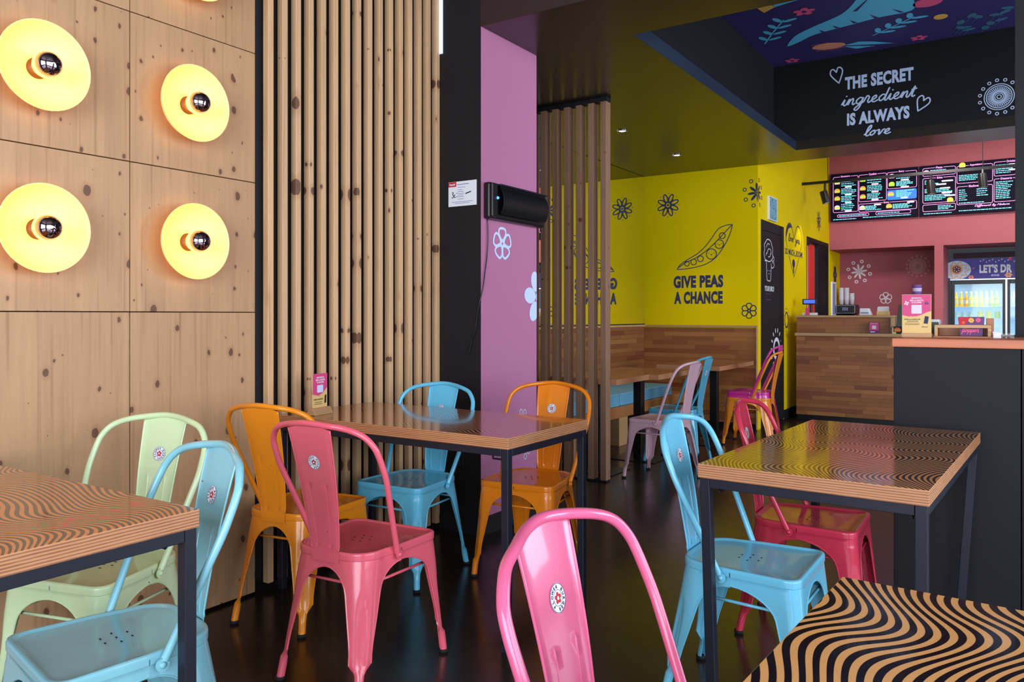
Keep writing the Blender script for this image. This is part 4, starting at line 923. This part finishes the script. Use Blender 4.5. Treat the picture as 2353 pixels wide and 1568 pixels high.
# menu screens
def menu(label, y0, y1):
    t = thing('menu_screen', label, 'screen', (11.50, (y0 + y1) / 2, 2.792)); hw = (y0 - y1) / 2 - .004; hh = .328
    obj('panel', box(-.012, .03, -hw, hw, -hh, hh), M['screen'], t, bevel=.003)
    obj('bracket', box(.03, .06, -.2, .2, -.15, .15), M['black_pl'], t)
    return t, hw, hh
def fill(t, hw, hh, frames, heads, bars, pills, buns, blue=(), script_=None):
    Ps = Plane((-.0125, 0, 0), (0, -1, 0), (0, 0, 1)); U = lambda u: -hw + 2 * hw * u; V = lambda v: -hh + 2 * hh * v
    dp, dt, dw = D2(), D2(), D2(); rnd = random.Random(3)
    for u0, v0, u1, v1 in blue: Ps.put('highlight_box', D2().rrect(U(u0), V(v0), U(u1), V(v1), .02), M['tb'], t, .0004)
    for u0, v0, u1, v1 in frames: dp.rrect(U(u0), V(v0), U(u1), V(v1), .018, .005)
    for s_, u0, v0, u1, v1 in heads:
        Ps.put('heading_gap', D2().rect(U(u0) - .01, V(v0), U(u1) + .01, V(v1)), M['screen'], t, .0008)
        Ps.put('heading', fit(s_, U(u0), V(v0), U(u1), V(v1), .02), M['tp'], t, .0012)
    for u0, v0, u1, v1, n in bars:
        for i in range(n):
            v = v1 + (v0 - v1) * (i + .5) / n; u = u0; e = u0 + (u1 - u0) * rnd.uniform(.6, 1)
            while u < e - .006: l = rnd.uniform(.012, .04); dt.rect(U(u), V(v) - .0045, U(min(u + l, e)), V(v) + .0045); u += l + .006
    for u, v, w_ in pills: dw.rrect(U(u), V(v) - .009, U(u + w_), V(v) + .009, .008)
    Ps.put('frame_lines', dp, M['tp'], t, .0006); Ps.put('price_pills', dw, M['tw'], t, .0006)['kind'] = 'stuff'; o = Ps.put('small_print', dt, M['tc'], t, .0006); o['kind'] = 'stuff'
    for u, v, m_ in buns:
        d = D2(); x, z = U(u), V(v)
        d.poly([(x - .034, z + .004)] + [(x + .034 * cos(a), z + .006 + .026 * sin(a)) for a in [pi * (10 - i) / 10 for i in range(11)]]).rrect(x - .034, z - .026, x + .034, z - .012, .006); Ps.put('burger_image', d, m_, t, .0008)
        Ps.put('burger_filling', D2().rect(x - .036, z - .012, x + .036, z + .004), M['bung'], t, .001)
    if script_: Ps.put('lettering', script_fit(script_[0], U(script_[1]), V(script_[2]), U(script_[3]), V(script_[4]), .22), M['tp'], t, .0008)
t, hw, hh = menu('menu screen listing burgers under three headings, next to the yellow wall', 2.268, 1.182)
B1, B2, B3 = M['bun'], M['bung'], M['bunp']
fill(t, hw, hh, [(.03, .19, .325, .93), (.335, .38, .65, .93), (.66, .60, .985, .93), (.335, .165, .985, .33), (.08, .085, .45, .14), (.53, .085, .92, .15)],
     [('Signature', .12, .91, .23, .955), ('Comfort', .45, .91, .54, .955), ('Entry', .79, .91, .85, .955), ('Extra', .62, .315, .68, .35)],
     [(.125, .72, .31, .88, 4), (.125, .56, .31, .69, 4), (.125, .40, .31, .53, 4), (.125, .22, .31, .37, 4), (.43, .74, .63, .88, 3), (.43, .58, .63, .71, 4), (.43, .42, .63, .54, 4), (.76, .78, .96, .89, 3), (.76, .64, .96, .74, 4), (.76, .42, .97, .56, 5), (.41, .19, .60, .29, 4), (.72, .19, .97, .29, 4), (.03, .03, .31, .05, 1), (.38, .04, .97, .06, 1), (.1, .095, .43, .13, 1), (.55, .10, .9, .135, 1)],
     [(.17, .71, .08), (.17, .55, .08), (.17, .385, .08), (.17, .21, .08), (.48, .725, .08), (.48, .565, .08), (.48, .405, .08), (.81, .76, .09), (.81, .62, .09), (.51, .30, .08), (.88, .305, .08), (.81, .40, .08)],
     [(.078, .82, B3), (.078, .64, B1), (.078, .48, B1), (.078, .29, B3), (.38, .83, B2), (.38, .65, B1), (.38, .48, B1), (.71, .85, B3), (.71, .69, B2), (.70, .49, B1), (.375, .25, B3), (.68, .25, B1)], [(.66, .37, .985, .57)])
t, hw, hh = menu('menu screen listing pizza, appetizers and drinks, running behind the black pillar', 1.178, .092)
fill(t, hw, hh, [(.04, .79, .385, .945), (.04, .255, .385, .745), (.04, .09, .385, .22), (.40, .595, .76, .93), (.40, .18, .76, .53), (.775, .68, .985, .945), (.775, .19, .985, .625)],
     [('Pizza', .18, .925, .25, .965), ('Sides', .19, .725, .25, .765), ('Appetizers', .53, .91, .66, .955), ('Salse', .52, .51, .62, .55), ('Drinks', .90, .925, .98, .965), ('Desserts', .84, .605, .95, .645)],
     [(.12, .82, .37, .91, 3), (.06, .62, .22, .71, 3), (.06, .45, .36, .54, 3), (.06, .30, .36, .42, 4), (.42, .82, .74, .89, 2), (.42, .64, .70, .76, 4), (.42, .25, .52, .48, 6), (.60, .32, .72, .48, 4), (.79, .72, .97, .90, 5), (.79, .24, .97, .58, 10), (.2, .11, .37, .2, 3), (.05, .03, .37, .055, 1), (.42, .05, .97, .075, 1), (.42, .20, .68, .22, 1)],
     [(.24, .67, .12), (.18, .61, .11), (.22, .53, .11), (.24, .44, .11), (.27, .38, .11), (.92, .88, .06), (.92, .78, .06)],
     [(.078, .86, B3), (.33, .29, M['yels']), (.455, .945, M['yels'])], (), ('Different by Nature', .58, .105, .93, .165))
# track light
tk = thing('track_light', 'black track rail with three cylindrical spot heads in front of the menu screens', 'track light', (9.98, 1.0, 2.78))
obj('rail', box(-.017, .017, -1.3, 1.298, -.016, .016), M['black_pl'], tk)
obj('rail_hanger', MB().tube([(0, 1.0, .016), (0, 1.0, 1.165)], .004, 6).tube([(0, -.6, .016), (0, -.6, 1.165)], .004, 6), M['black_pl'], tk)
for y, z, tilt in ((2.03, -.185, .25), (.90, -.165, .1), (.40, -.135, .1)):
    hd = obj('spot_head', MB().lathe([(.0005, .075), (.042, .075), (.044, .06), (.044, -.075), (.038, -.076), (.036, -.05), (.0005, -.05)], 24), M['black_pl'], tk, smooth=True, auto=40, loc=(-.02, y - 1.0, z))
    hd.rotation_euler = (-tilt, 0, 0)
    obj('lens', MB().lathe([(.0005, -.055), (.036, -.055)], 16), M['downl'], hd)
    obj('arm', MB().tube([(-.01, y - 1.0, -.016), (-.02, y - 1.0, z + .07)], .014, 10), M['black_pl'], tk)
light('SPOT', 'track_beam', (9.95, 2.05, 2.50), (9.78, 2.34, 1.6), 9, (1, .88, .62), spot=60, blend=.6, radius=.02)
# fridge
fg = thing('drinks_fridge', 'two-door glass drinks fridge with a printed purple header behind the bar', 'fridge', (12.7, .225, 0))
bx = MB().box(-.35, .45, .640, .665, .06, 1.95).box(-.35, .45, -.665, -.640, .06, 1.95).box(.42, .45, -.640, .640, .06, 1.95).box(-.35, .42, -.640, .640, .06, .14).box(-.35, .42, -.640, .640, 1.66, 1.95)
obj('cabinet', bx, M['black_pl'], fg); obj('liner', MB().box(.40, .415, -.635, .635, .145, 1.655).box(-.25, .40, .625, .638, .145, 1.655).box(-.25, .40, -.638, -.625, .145, 1.655), M['fridgew'], fg)
hd = obj('header_panel', box(-.375, -.351, -.655, .655, 1.672, 1.94), M['bluep'], fg, bevel=.003)
Ph = Plane((-.3755, 0, 0), (0, -1, 0), (0, 0, 1)); y_ = lambda v: -(v - .225)
Ph.put('lettering', fit("LET'S DR", y_(.533), 1.742, y_(.160), 1.857, .055, 1.08).merge(fit('INK', y_(.120), 1.742, y_(-.03), 1.857, .055, 1.08)), M['white'], hd)
pk = [M['cyan'], M['ochre'], M['peach'], M['rosep']]
cxm, czm = y_(.80), 1.80
Ph.put('mandala_print', D2().ell(cxm, czm - .01, .17, .128, n=40).clampx(9), M['skyv'], hd, .0008)
star = []
for i in range(20): a = 2 * pi * i / 20; r = (.155, .10)[i % 2]; star.append((max(cxm - .07, cxm + r * cos(a)), czm - .01 + r * .8 * sin(a)))
Ph.put('star_print', D2().ribbon(star, .018, True), M['ochre'], hd, .0011); Ph.put('rosette_print', D2().ell(cxm, czm, .07, .07), M['peach'], hd, .0013); Ph.put('rosette_print', D2().merge(rosette(.045, .01, 6), 1, 1, cxm, czm), M['navyv'], hd, .0016)
for yy, zz, R, m_ in ((.60, 1.81, .022, 3), (.63, 1.69, .045, 2), (.63, 1.69, .022, 3), (.20, 1.71, .06, 2), (.18, 1.925, .035, 3), (.02, 1.70, .05, 2)): Ph.put('flower_print', D2().merge(blossom(R * .8, 6), 1, .8, y_(yy), zz), pk[m_], hd, .0009 if R > .03 else .0012)
d = D2()
for i in range(14): d.ell(y_(.50 - .035 * i + .02), 1.905 + .018 * sin(i * 2.1), .012, .006, i, 8)
Ph.put('petal_print', d, M['lilac'], hd, .0009); Ph.put('small_print', fit('drink', y_(.40), 1.70, y_(.30), 1.725), M['skyv'], hd, .0009)
for yc in (.322, -.322):
    fm_ = MB().box(-.352, -.31, yc + .279, yc + .316, .15, 1.648).box(-.352, -.31, yc - .316, yc - .279, .15, 1.648).box(-.352, -.31, yc - .279, yc + .279, 1.597, 1.648).box(-.352, -.31, yc - .279, yc + .279, .15, .22)
    dd = obj('door', fm_, M['black_pl'], fg, bevel=.003)
    obj('glass_pane', box(-.335, -.331, yc - .279, yc + .279, .22, 1.597), M['glass'], dd)
obj('mullion_strip', box(-.362, -.353, -.011, .011, .15, 1.652), M['steelm'], fg); obj('header_strip', box(-.372, -.352, -.655, .655, 1.652, 1.668), M['steelm'], fg)
obj('light_tube', box(-.29, -.27, -.61, .61, 1.615, 1.635), M['glow'], fg)
for z in (1.290, 1.130, .88, .6): obj('shelf', box(-.29, .39, -.62, .62, z - .008, z), M['fridgew'], fg)
bot = MB().lathe([(.0005, 0), (.024, 0), (.0255, .006), (.0255, .105), (.022, .125), (.012, .155), (.0105, .185), (.012, .19), (.012, .2), (.0005, .2)], 16).mesh('bottle_glass', True)
bcap = MB().lathe([(.013, .192), (.0135, .207), (.0005, .209)], 14).mesh('bottle_cap', True); blab = MB().lathe([(.0259, .045), (.0259, .092)], 16).mesh('bottle_label', True)
drink = {n: mat('drink ' + n, c, .15, 0, .3, .10) for n, c in (('orange', (240, 160, 40)), ('yellow', (240, 200, 60)), ('lemon', (214, 226, 110)), ('green', (170, 224, 120)), ('clear', (190, 230, 226)))}  # faint glow put into the drinks, as if lit by the fridge
capm = mat('cream bottle cap', (226, 220, 196), .4); labm = mat('pale bottle label', (236, 226, 170), .6)
for i in range(9):
    kind = ('yellow', 'yellow', 'orange', 'lemon', 'lemon', 'lemon', 'clear', 'green', 'green')[i]; nth = ('first', 'second', '', 'first', 'second', 'third', '', 'first', 'second')[i]
    t = thing('drink_bottle', {'yellow': nth + ' yellow soft drink bottle from the hinge end of the top fridge shelf', 'orange': 'single deep orange drink bottle on the top fridge shelf', 'lemon': nth + ' lemon coloured drink bottle after the orange one on the top fridge shelf', 'clear': 'nearly clear drink bottle on the top fridge shelf', 'green': nth + ' light green drink bottle towards the mullion on the top fridge shelf'}[kind], 'bottle', (12.50, .818 - .0605 * i, 1.2905), group='bottles on the top fridge shelf')
    for n, me, m_ in (('glass_body', bot, drink[kind]), ('cap', bcap, capm), ('paper_label', blab, labm)):
        if not me.materials: me.materials.append(None)
        o = bpy.data.objects.new(n, me); COL.objects.link(o); o.parent = t; o.material_slots[0].link = 'OBJECT'; o.material_slots[0].material = m_
jar = MB().lathe([(.0005, 0), (.033, 0), (.035, .01), (.035, .07), (.028, .085), (.028, .095), (.0005, .095)], 18).mesh('jar', True)
for i, (yy, nm) in enumerate(((.80, 'clear'), (.72, 'clear'), (.64, 'clear'), (.53, 'lemon'), (.43, 'lemon'), (.33, 'green'))):
    o = bpy.data.objects.new('dessert_jar', jar.copy()); COL.objects.link(o); o.location = (12.52, yy, 1.1305); o.data.materials.append(drink[nm])
    tag(o, {'clear': ('first', 'second', 'third', '', '', '')[i] + ' pale glass jar from the hinge end of the second fridge shelf', 'lemon': ('', '', '', 'first', 'second', '')[i] + ' lemon coloured jar after the pale jars on the second fridge shelf', 'green': 'green jar at the mullion end of the second fridge shelf'}[nm], 'jar', 'jars on the second fridge shelf')
for i, yy in enumerate((.14, .07, .0)):
    t = thing('drink_bottle', 'bottle behind the second fridge door', 'bottle', (12.50, yy, 1.2905), group='bottles behind the second door')
    o = bpy.data.objects.new('glass_body', bot); COL.objects.link(o); o.parent = t; o.material_slots[0].link = 'OBJECT'; o.material_slots[0].material = drink['clear']
# back counter with coffee machine and cups
bk = thing('back_counter', 'low dark back counter under the rose wall', 'counter', (12.0, 1.65, 0)); obj('body', box(-.28, .29, -.63, .64, 0, .96), M['slate'], bk); obj('worktop', box(-.3, .295, -.64, .645, .9605, .9995), M['black_pl'], bk, bevel=.003)
cm = thing('coffee_machine', 'black coffee machine under the white cup stacks', 'coffee machine', (12.03, 2.145, 1.0))
obj('body', MB().box(-.10, .14, -.13, .13, 0, .19).box(-.14, .14, -.135, .135, .19, .325), M['black_pl'], cm, bevel=.02)
obj('control_panel', box(-.146, -.139, -.118, .118, .205, .310), M['ink'], cm, bevel=.008); obj('drip_tray', box(-.16, -.10, -.10, .10, 0, .03), M['steelm'], cm)
obj('display_frame', MB().box(-.149, -.1462, -.12, .12, .310, .316).box(-.149, -.1462, -.12, .12, .199, .205).box(-.149, -.1462, .118, .124, .199, .316).box(-.149, -.1462, -.124, -.118, .199, .316), M['steelm'], cm)
d = D2()
for i, u in enumerate((-.04, -.02, 0, .02)): d.rect(u, .24, u + .010, .285)
Plane((-.1463, 0, 0), (0, -1, 0), (0, 0, 1)).put('panel_icons', d, M['greyp'], cm)
cup = MB().lathe([(.0005, 0), (.026, 0), (.033, .078), (.035, .080), (.035, .084), (.0325, .084), (.026, .01), (.0005, .008)], 20).mesh('paper_cup', True); cup.materials.append(mat('white card cup', (224, 218, 224), .6))
for sx, sn, lab in ((2.222, 9, 'white paper cup in the tall stack next to the yellow wall'), (2.150, 9, 'white paper cup in the middle stack on the coffee machine'), (2.080, 5, 'white paper cup in the shortest stack on the coffee machine')):
    for i in range(sn):
        o = bpy.data.objects.new('paper_cup', cup); COL.objects.link(o); o.location = (12.0, sx, 1.3255 + .0195 * i); tag(o, ('topmost ' if i == sn - 1 else 'bottom ' if i == 0 else '') + lab, 'cup', 'stacked white paper cups')
# small things on the service counter
ps = thing('till_display', 'till customer display with a blue screen on the service counter', 'till display', (9.5, 2.10, 1.1735), radians(0))
obj('base', box(-.06, .06, -.075, .075, 0, .030), M['white'], ps, bevel=.006); obj('pole', MB().tube([(0, -.01, .03), (0, -.01, .13)], .014, 10), M['black_pl'], ps)
obj('display_head', box(-.035, .035, -.078, .078, .125, .190), M['black_pl'], ps, bevel=.006); obj('screen', box(-.037, -.0345, -.062, .062, .138, .180), M['lcd'], ps)
obj('price_card', box(-.075, -.072, -.012, .034, 0, .085), M['magenta'], ps, label='small pink card')
pr = thing('receipt_printer', 'white receipt printer on the service counter', 'printer', (9.5, 1.505, 1.1735)); obj('body', MB().prism([(-.06, -.065, 0), (.08, -.065, 0), (.08, .055, 0), (-.06, .055, 0)], [(-.05, -.035, .078), (.08, -.035, .078), (.08, .052, .078), (-.05, .052, .078)]), M['white'], pr, bevel=.006)
obj('paper_slot', box(-.066, -.058, -.04, .04, .02, .035), M['greyp'], pr)
sk = thing('card_box', 'cream box of loyalty cards at the end of the service counter', 'box', (9.5, 1.325, 1.1735)); obj('tray', box(-.05, .05, -.06, .06, 0, .045), M['sand'], sk, bevel=.003)
for i in range(5): obj('card', box(-.03 + .012 * i, -.026 + .012 * i, -.055, .055, .045, .085 + .003 * i), M['paper'], sk)
mc = thing('leaflet_stand', 'purple leaflet standing on the service counter ledge', 'leaflet', (9.19, 1.371, .9780)); obj('leaflet', MB().prism([(-.012, -.05, 0), (-.008, -.05, 0), (-.008, .05, 0), (-.012, .05, 0)], [(.004, -.05, .122), (.008, -.05, .122), (.008, .05, .122), (.004, .05, .122)]), M['purple'], mc)
Pl = Plane((-.0125, 0, 0), (0, -1, 0), (.13, 0, 1)); Pl.put('pink_print', D2().rect(-.046, .035, .046, .118), M['magenta'], mc, .001); Pl.put('lettering', fit('GIRA LA RUOTA', -.035, .102, .035, .111).rrect(-.02, .048, .02, .085, .004).rect(-.035, .012, .01, .022), M['lilac'], mc, .002)
tb = thing('till_screen', 'back of a dark green till screen behind the pink poster', 'till screen', (9.32, 1.10, .9780)); obj('panel', MB().prism([(-.02, -.09, .075), (.0, -.09, .075), (.0, .072, .075), (-.02, .072, .075)], [(.05, -.09, .31), (.07, -.09, .31), (.07, .055, .31), (.05, .055, .31)]), M['green'], tb, bevel=.006)
obj('stand', MB().tube([(.03, 0, .18), (.05, 0, .02)], .02, 10).box(-.04, .12, -.08, .08, 0, .015), M['black_pl'], tb)
bc_ = thing('burger_card', 'small printed card with a burger picture on the counter ledge', 'card', (9.17, 1.14, .9778)); obj('card', box(-.012, .012, -.05, .05, 0, .078), M['ink'], bc_, bevel=.002)
Pb = Plane((-.0121, 0, 0), (0, -1, 0), (0, 0, 1)); Pb.put('burger_print', D2().poly([(.03 * cos(a), .045 + .022 * sin(a)) for a in [pi * i / 10 for i in range(11)]]).rrect(-.03, .022, .03, .034, .005), M['orange'], bc_); Pb.put('corner_print', D2().rect(-.05, 0, -.012, .02).rect(-.05, 0, -.038, .07), M['sand'], bc_); Pb.put('filling_print', D2().rect(-.032, .035, .032, .044), M['ochre'], bc_)
# things on the charcoal counter
po = thing('pink_poster_stand', 'pink and sand promotional poster in a wooden foot on the charcoal counter', 'poster', (3.61, .378, 1.0853), radians(-2))
obj('wooden_foot', box(-.016, .016, -.055, .055, 0, .018), M['lightwood'], po, bevel=.002); sh = obj('sheet', box(-.0015, .0015, -.054, .054, .012, .177), M['sand'], po)
Pp = Plane((-.0016, 0, 0), (0, -1, 0), (0, 0, 1))
Pp.put('pink_print', D2().poly([(-.053, .092), (-.03, .086), (0, .087), (.02, .094), (.038, .104), (.053, .108), (.053, .176), (-.053, .176)]), M['magenta'], sh, .0003)
Pp.put('lettering', fit('BENVENUTO,', -.019, .1585, .019, .1645).merge(fit('GIRA LA RUOTA', -.025, .149, .025, .156)).merge(fit('E SCOPRI!', -.018, .1405, .018, .1468)), M['white'], sh, .0006)
Pp.put('blank_patch', D2().rrect(-.019, .098, .019, .134, .003), M['lilac'], sh, .0006)
Pp.put('propeller_print', D2().merge(blossom(.010, 4, .4), 1, 1, -.037, .141), M['lilac'], sh, .0006); Pp.put('gift_print', D2().rect(.030, .135, .036, .143).rect(.038, .135, .044, .143).rect(.034, .144, .040, .147), M['purple'], sh, .0006)
d = fit('SCARICA LA NOSTRA APP', -.046, .072, .014, .077).rect(-.036, .066, .006, .068).rect(-.043, .058, .010, .0595).rect(-.043, .052, .010, .0535).merge(fit('flower', .020, .042, .042, .046)); Pp.put('lettering', d, M['ink'], sh, .0006)
Pp.put('phone_print', D2().poly([(.026, .058), (.041, .056), (.045, .086), (.031, .088)]), M['navyv'], sh, .0006)
ecup = MB().lathe([(.0005, 0), (.0145, 0), (.018, .05), (.019, .051), (.019, .054), (.017, .054), (.0005, .01)], 18).mesh('espresso_cup', True); ecup.materials.append(mat('purple print cup', (112, 78, 140), .5)); 
ec2 = ecup.copy(); ec2.materials.clear(); ec2.materials.append(mat('lilac print cup', (196, 180, 206), .5))
for i in range(13):
    o = bpy.data.objects.new('small_cup', (ecup, ec2)[i % 3 == 2]); COL.objects.link(o); o.location = (3.72, .388, 1.0855 + .0138 * i); tag(o, ('topmost ' if i == 12 else '') + 'small patterned purple cup in the stack behind the pink poster', 'cup', 'stacked small purple cups')
ty = thing('wooden_tray', 'open-fronted wooden tray on the charcoal counter beside the pink poster', 'tray', (3.70, .217, 1.0853))
LW = pine('tray wood', (188, 118, 74), 0, 'y', 5)
obj('base', box(-.05, .09, -.105, .105, 0, .006), LW, ty)
obj('front_frame', MB().box(-.05, -.040, -.0995, .0995, .040, .052).box(-.05, -.040, .088, .0995, .006, .040).box(-.05, -.040, -.0995, -.088, .006, .040), M['lightwood'], ty, bevel=.001)
obj('side_panel', box(-.04, .09, .094, .0995, .006, .052), LW, ty); obj('side_panel', box(-.04, .09, -.0995, -.094, .006, .052), LW, ty); obj('back_panel', box(.084, .09, -.094, .094, .006, .052), LW, ty)
bxx = thing('printed_box', 'red and purple printed snack box standing in the wooden tray', 'box', (3.70, .187, 1.0918)); obj('carton', MB().prism([(-.028, -.040, 0), (.02, -.040, 0), (.02, .040, 0), (-.028, .040, 0)], [(-.030, -.044, .078), (.024, -.044, .078), (.024, .047, .078), (-.030, .047, .078)]), M['purple'], bxx, bevel=.001)
Px = Plane((-.0305, 0, 0), (0, -1, 0), (0, 0, 1)); Px.put('red_print', D2().poly([(-.046, .078), (.0, .078), (-.012, .06), (-.02, .046), (-.044, .046)]), M['red'], bxx); Px.put('lettering', script_fit('popper', -.036, .006, .028, .030, .25), M['rosep'], bxx)
for u, v, R, m_ in ((.0, .064, .011, M['ochre']), (.024, .065, .010, M['rosep']), (-.028, .055, .006, M['orange'])): Px.put('flower_print', D2().merge(blossom(R, 7), 1, 1, u, v), m_, bxx, .002)
Px.put('wave_print', D2().poly([(-.042, .036), (-.02, .03), (0, .036), (.03, .032), (.042, .04), (.042, .046), (-.044, .046)]), M['orange'], bxx, .0018)
wbk = obj('wood_block', box(-.02, .02, -.013, .013, 0, .072), LW, bevel=.002, loc=(3.76, .125, 1.0918)); tag(wbk, 'upright reddish wood block at the end of the wooden tray', 'block')
nh = thing('napkin_dispenser', 'white napkin dispenser with a dark front between poster and wooden tray', 'napkin dispenser', (3.86, .335, 1.0853)); obj('case', box(-.03, .05, -.022, .022, 0, .074), M['white'], nh, bevel=.006); obj('dark_front', box(-.032, -.0295, -.019, .019, .01, .062), M['green'], nh)
sw = thing('sugar_box', 'small white box beside the black pillar on the charcoal counter', 'box', (3.66, .098, 1.0853)); obj('box', box(-.02, .02, -.0135, .0135, 0, .022), M['white'], sw, bevel=.003); obj('lid', box(-.021, .021, -.0145, .0145, .022, .026), M['paper'], sw)
ctry = thing('clear_tray', 'shallow clear plastic tray next to the black pillar', 'tray', (3.75, .065, 1.0853)); obj('tray', MB().box(-.04, .04, -.024, .024, 0, .003).box(-.04, .04, -.024, -.021, .003, .018).box(-.04, .04, .021, .024, .003, .018).box(-.04, -.037, -.021, .021, .003, .018), M['glass'], ctry)
# framed notice on the yellow wall
fn = obj('framed_notice', box(-.11, .11, -.008, .008, -.22, .22), M['greyp'], loc=(11.80, 2.289, 1.40)); tag(fn, 'narrow framed notice on the yellow wall next to the coffee machine', 'notice')
obj('frame', MB().box(-.13, .13, -.012, .009, .22, .245).box(-.13, .13, -.012, .009, -.245, -.22).box(-.13, -.11, -.012, .009, -.22, .22).box(.11, .13, -.012, .009, -.22, .22), M['white'], fn)
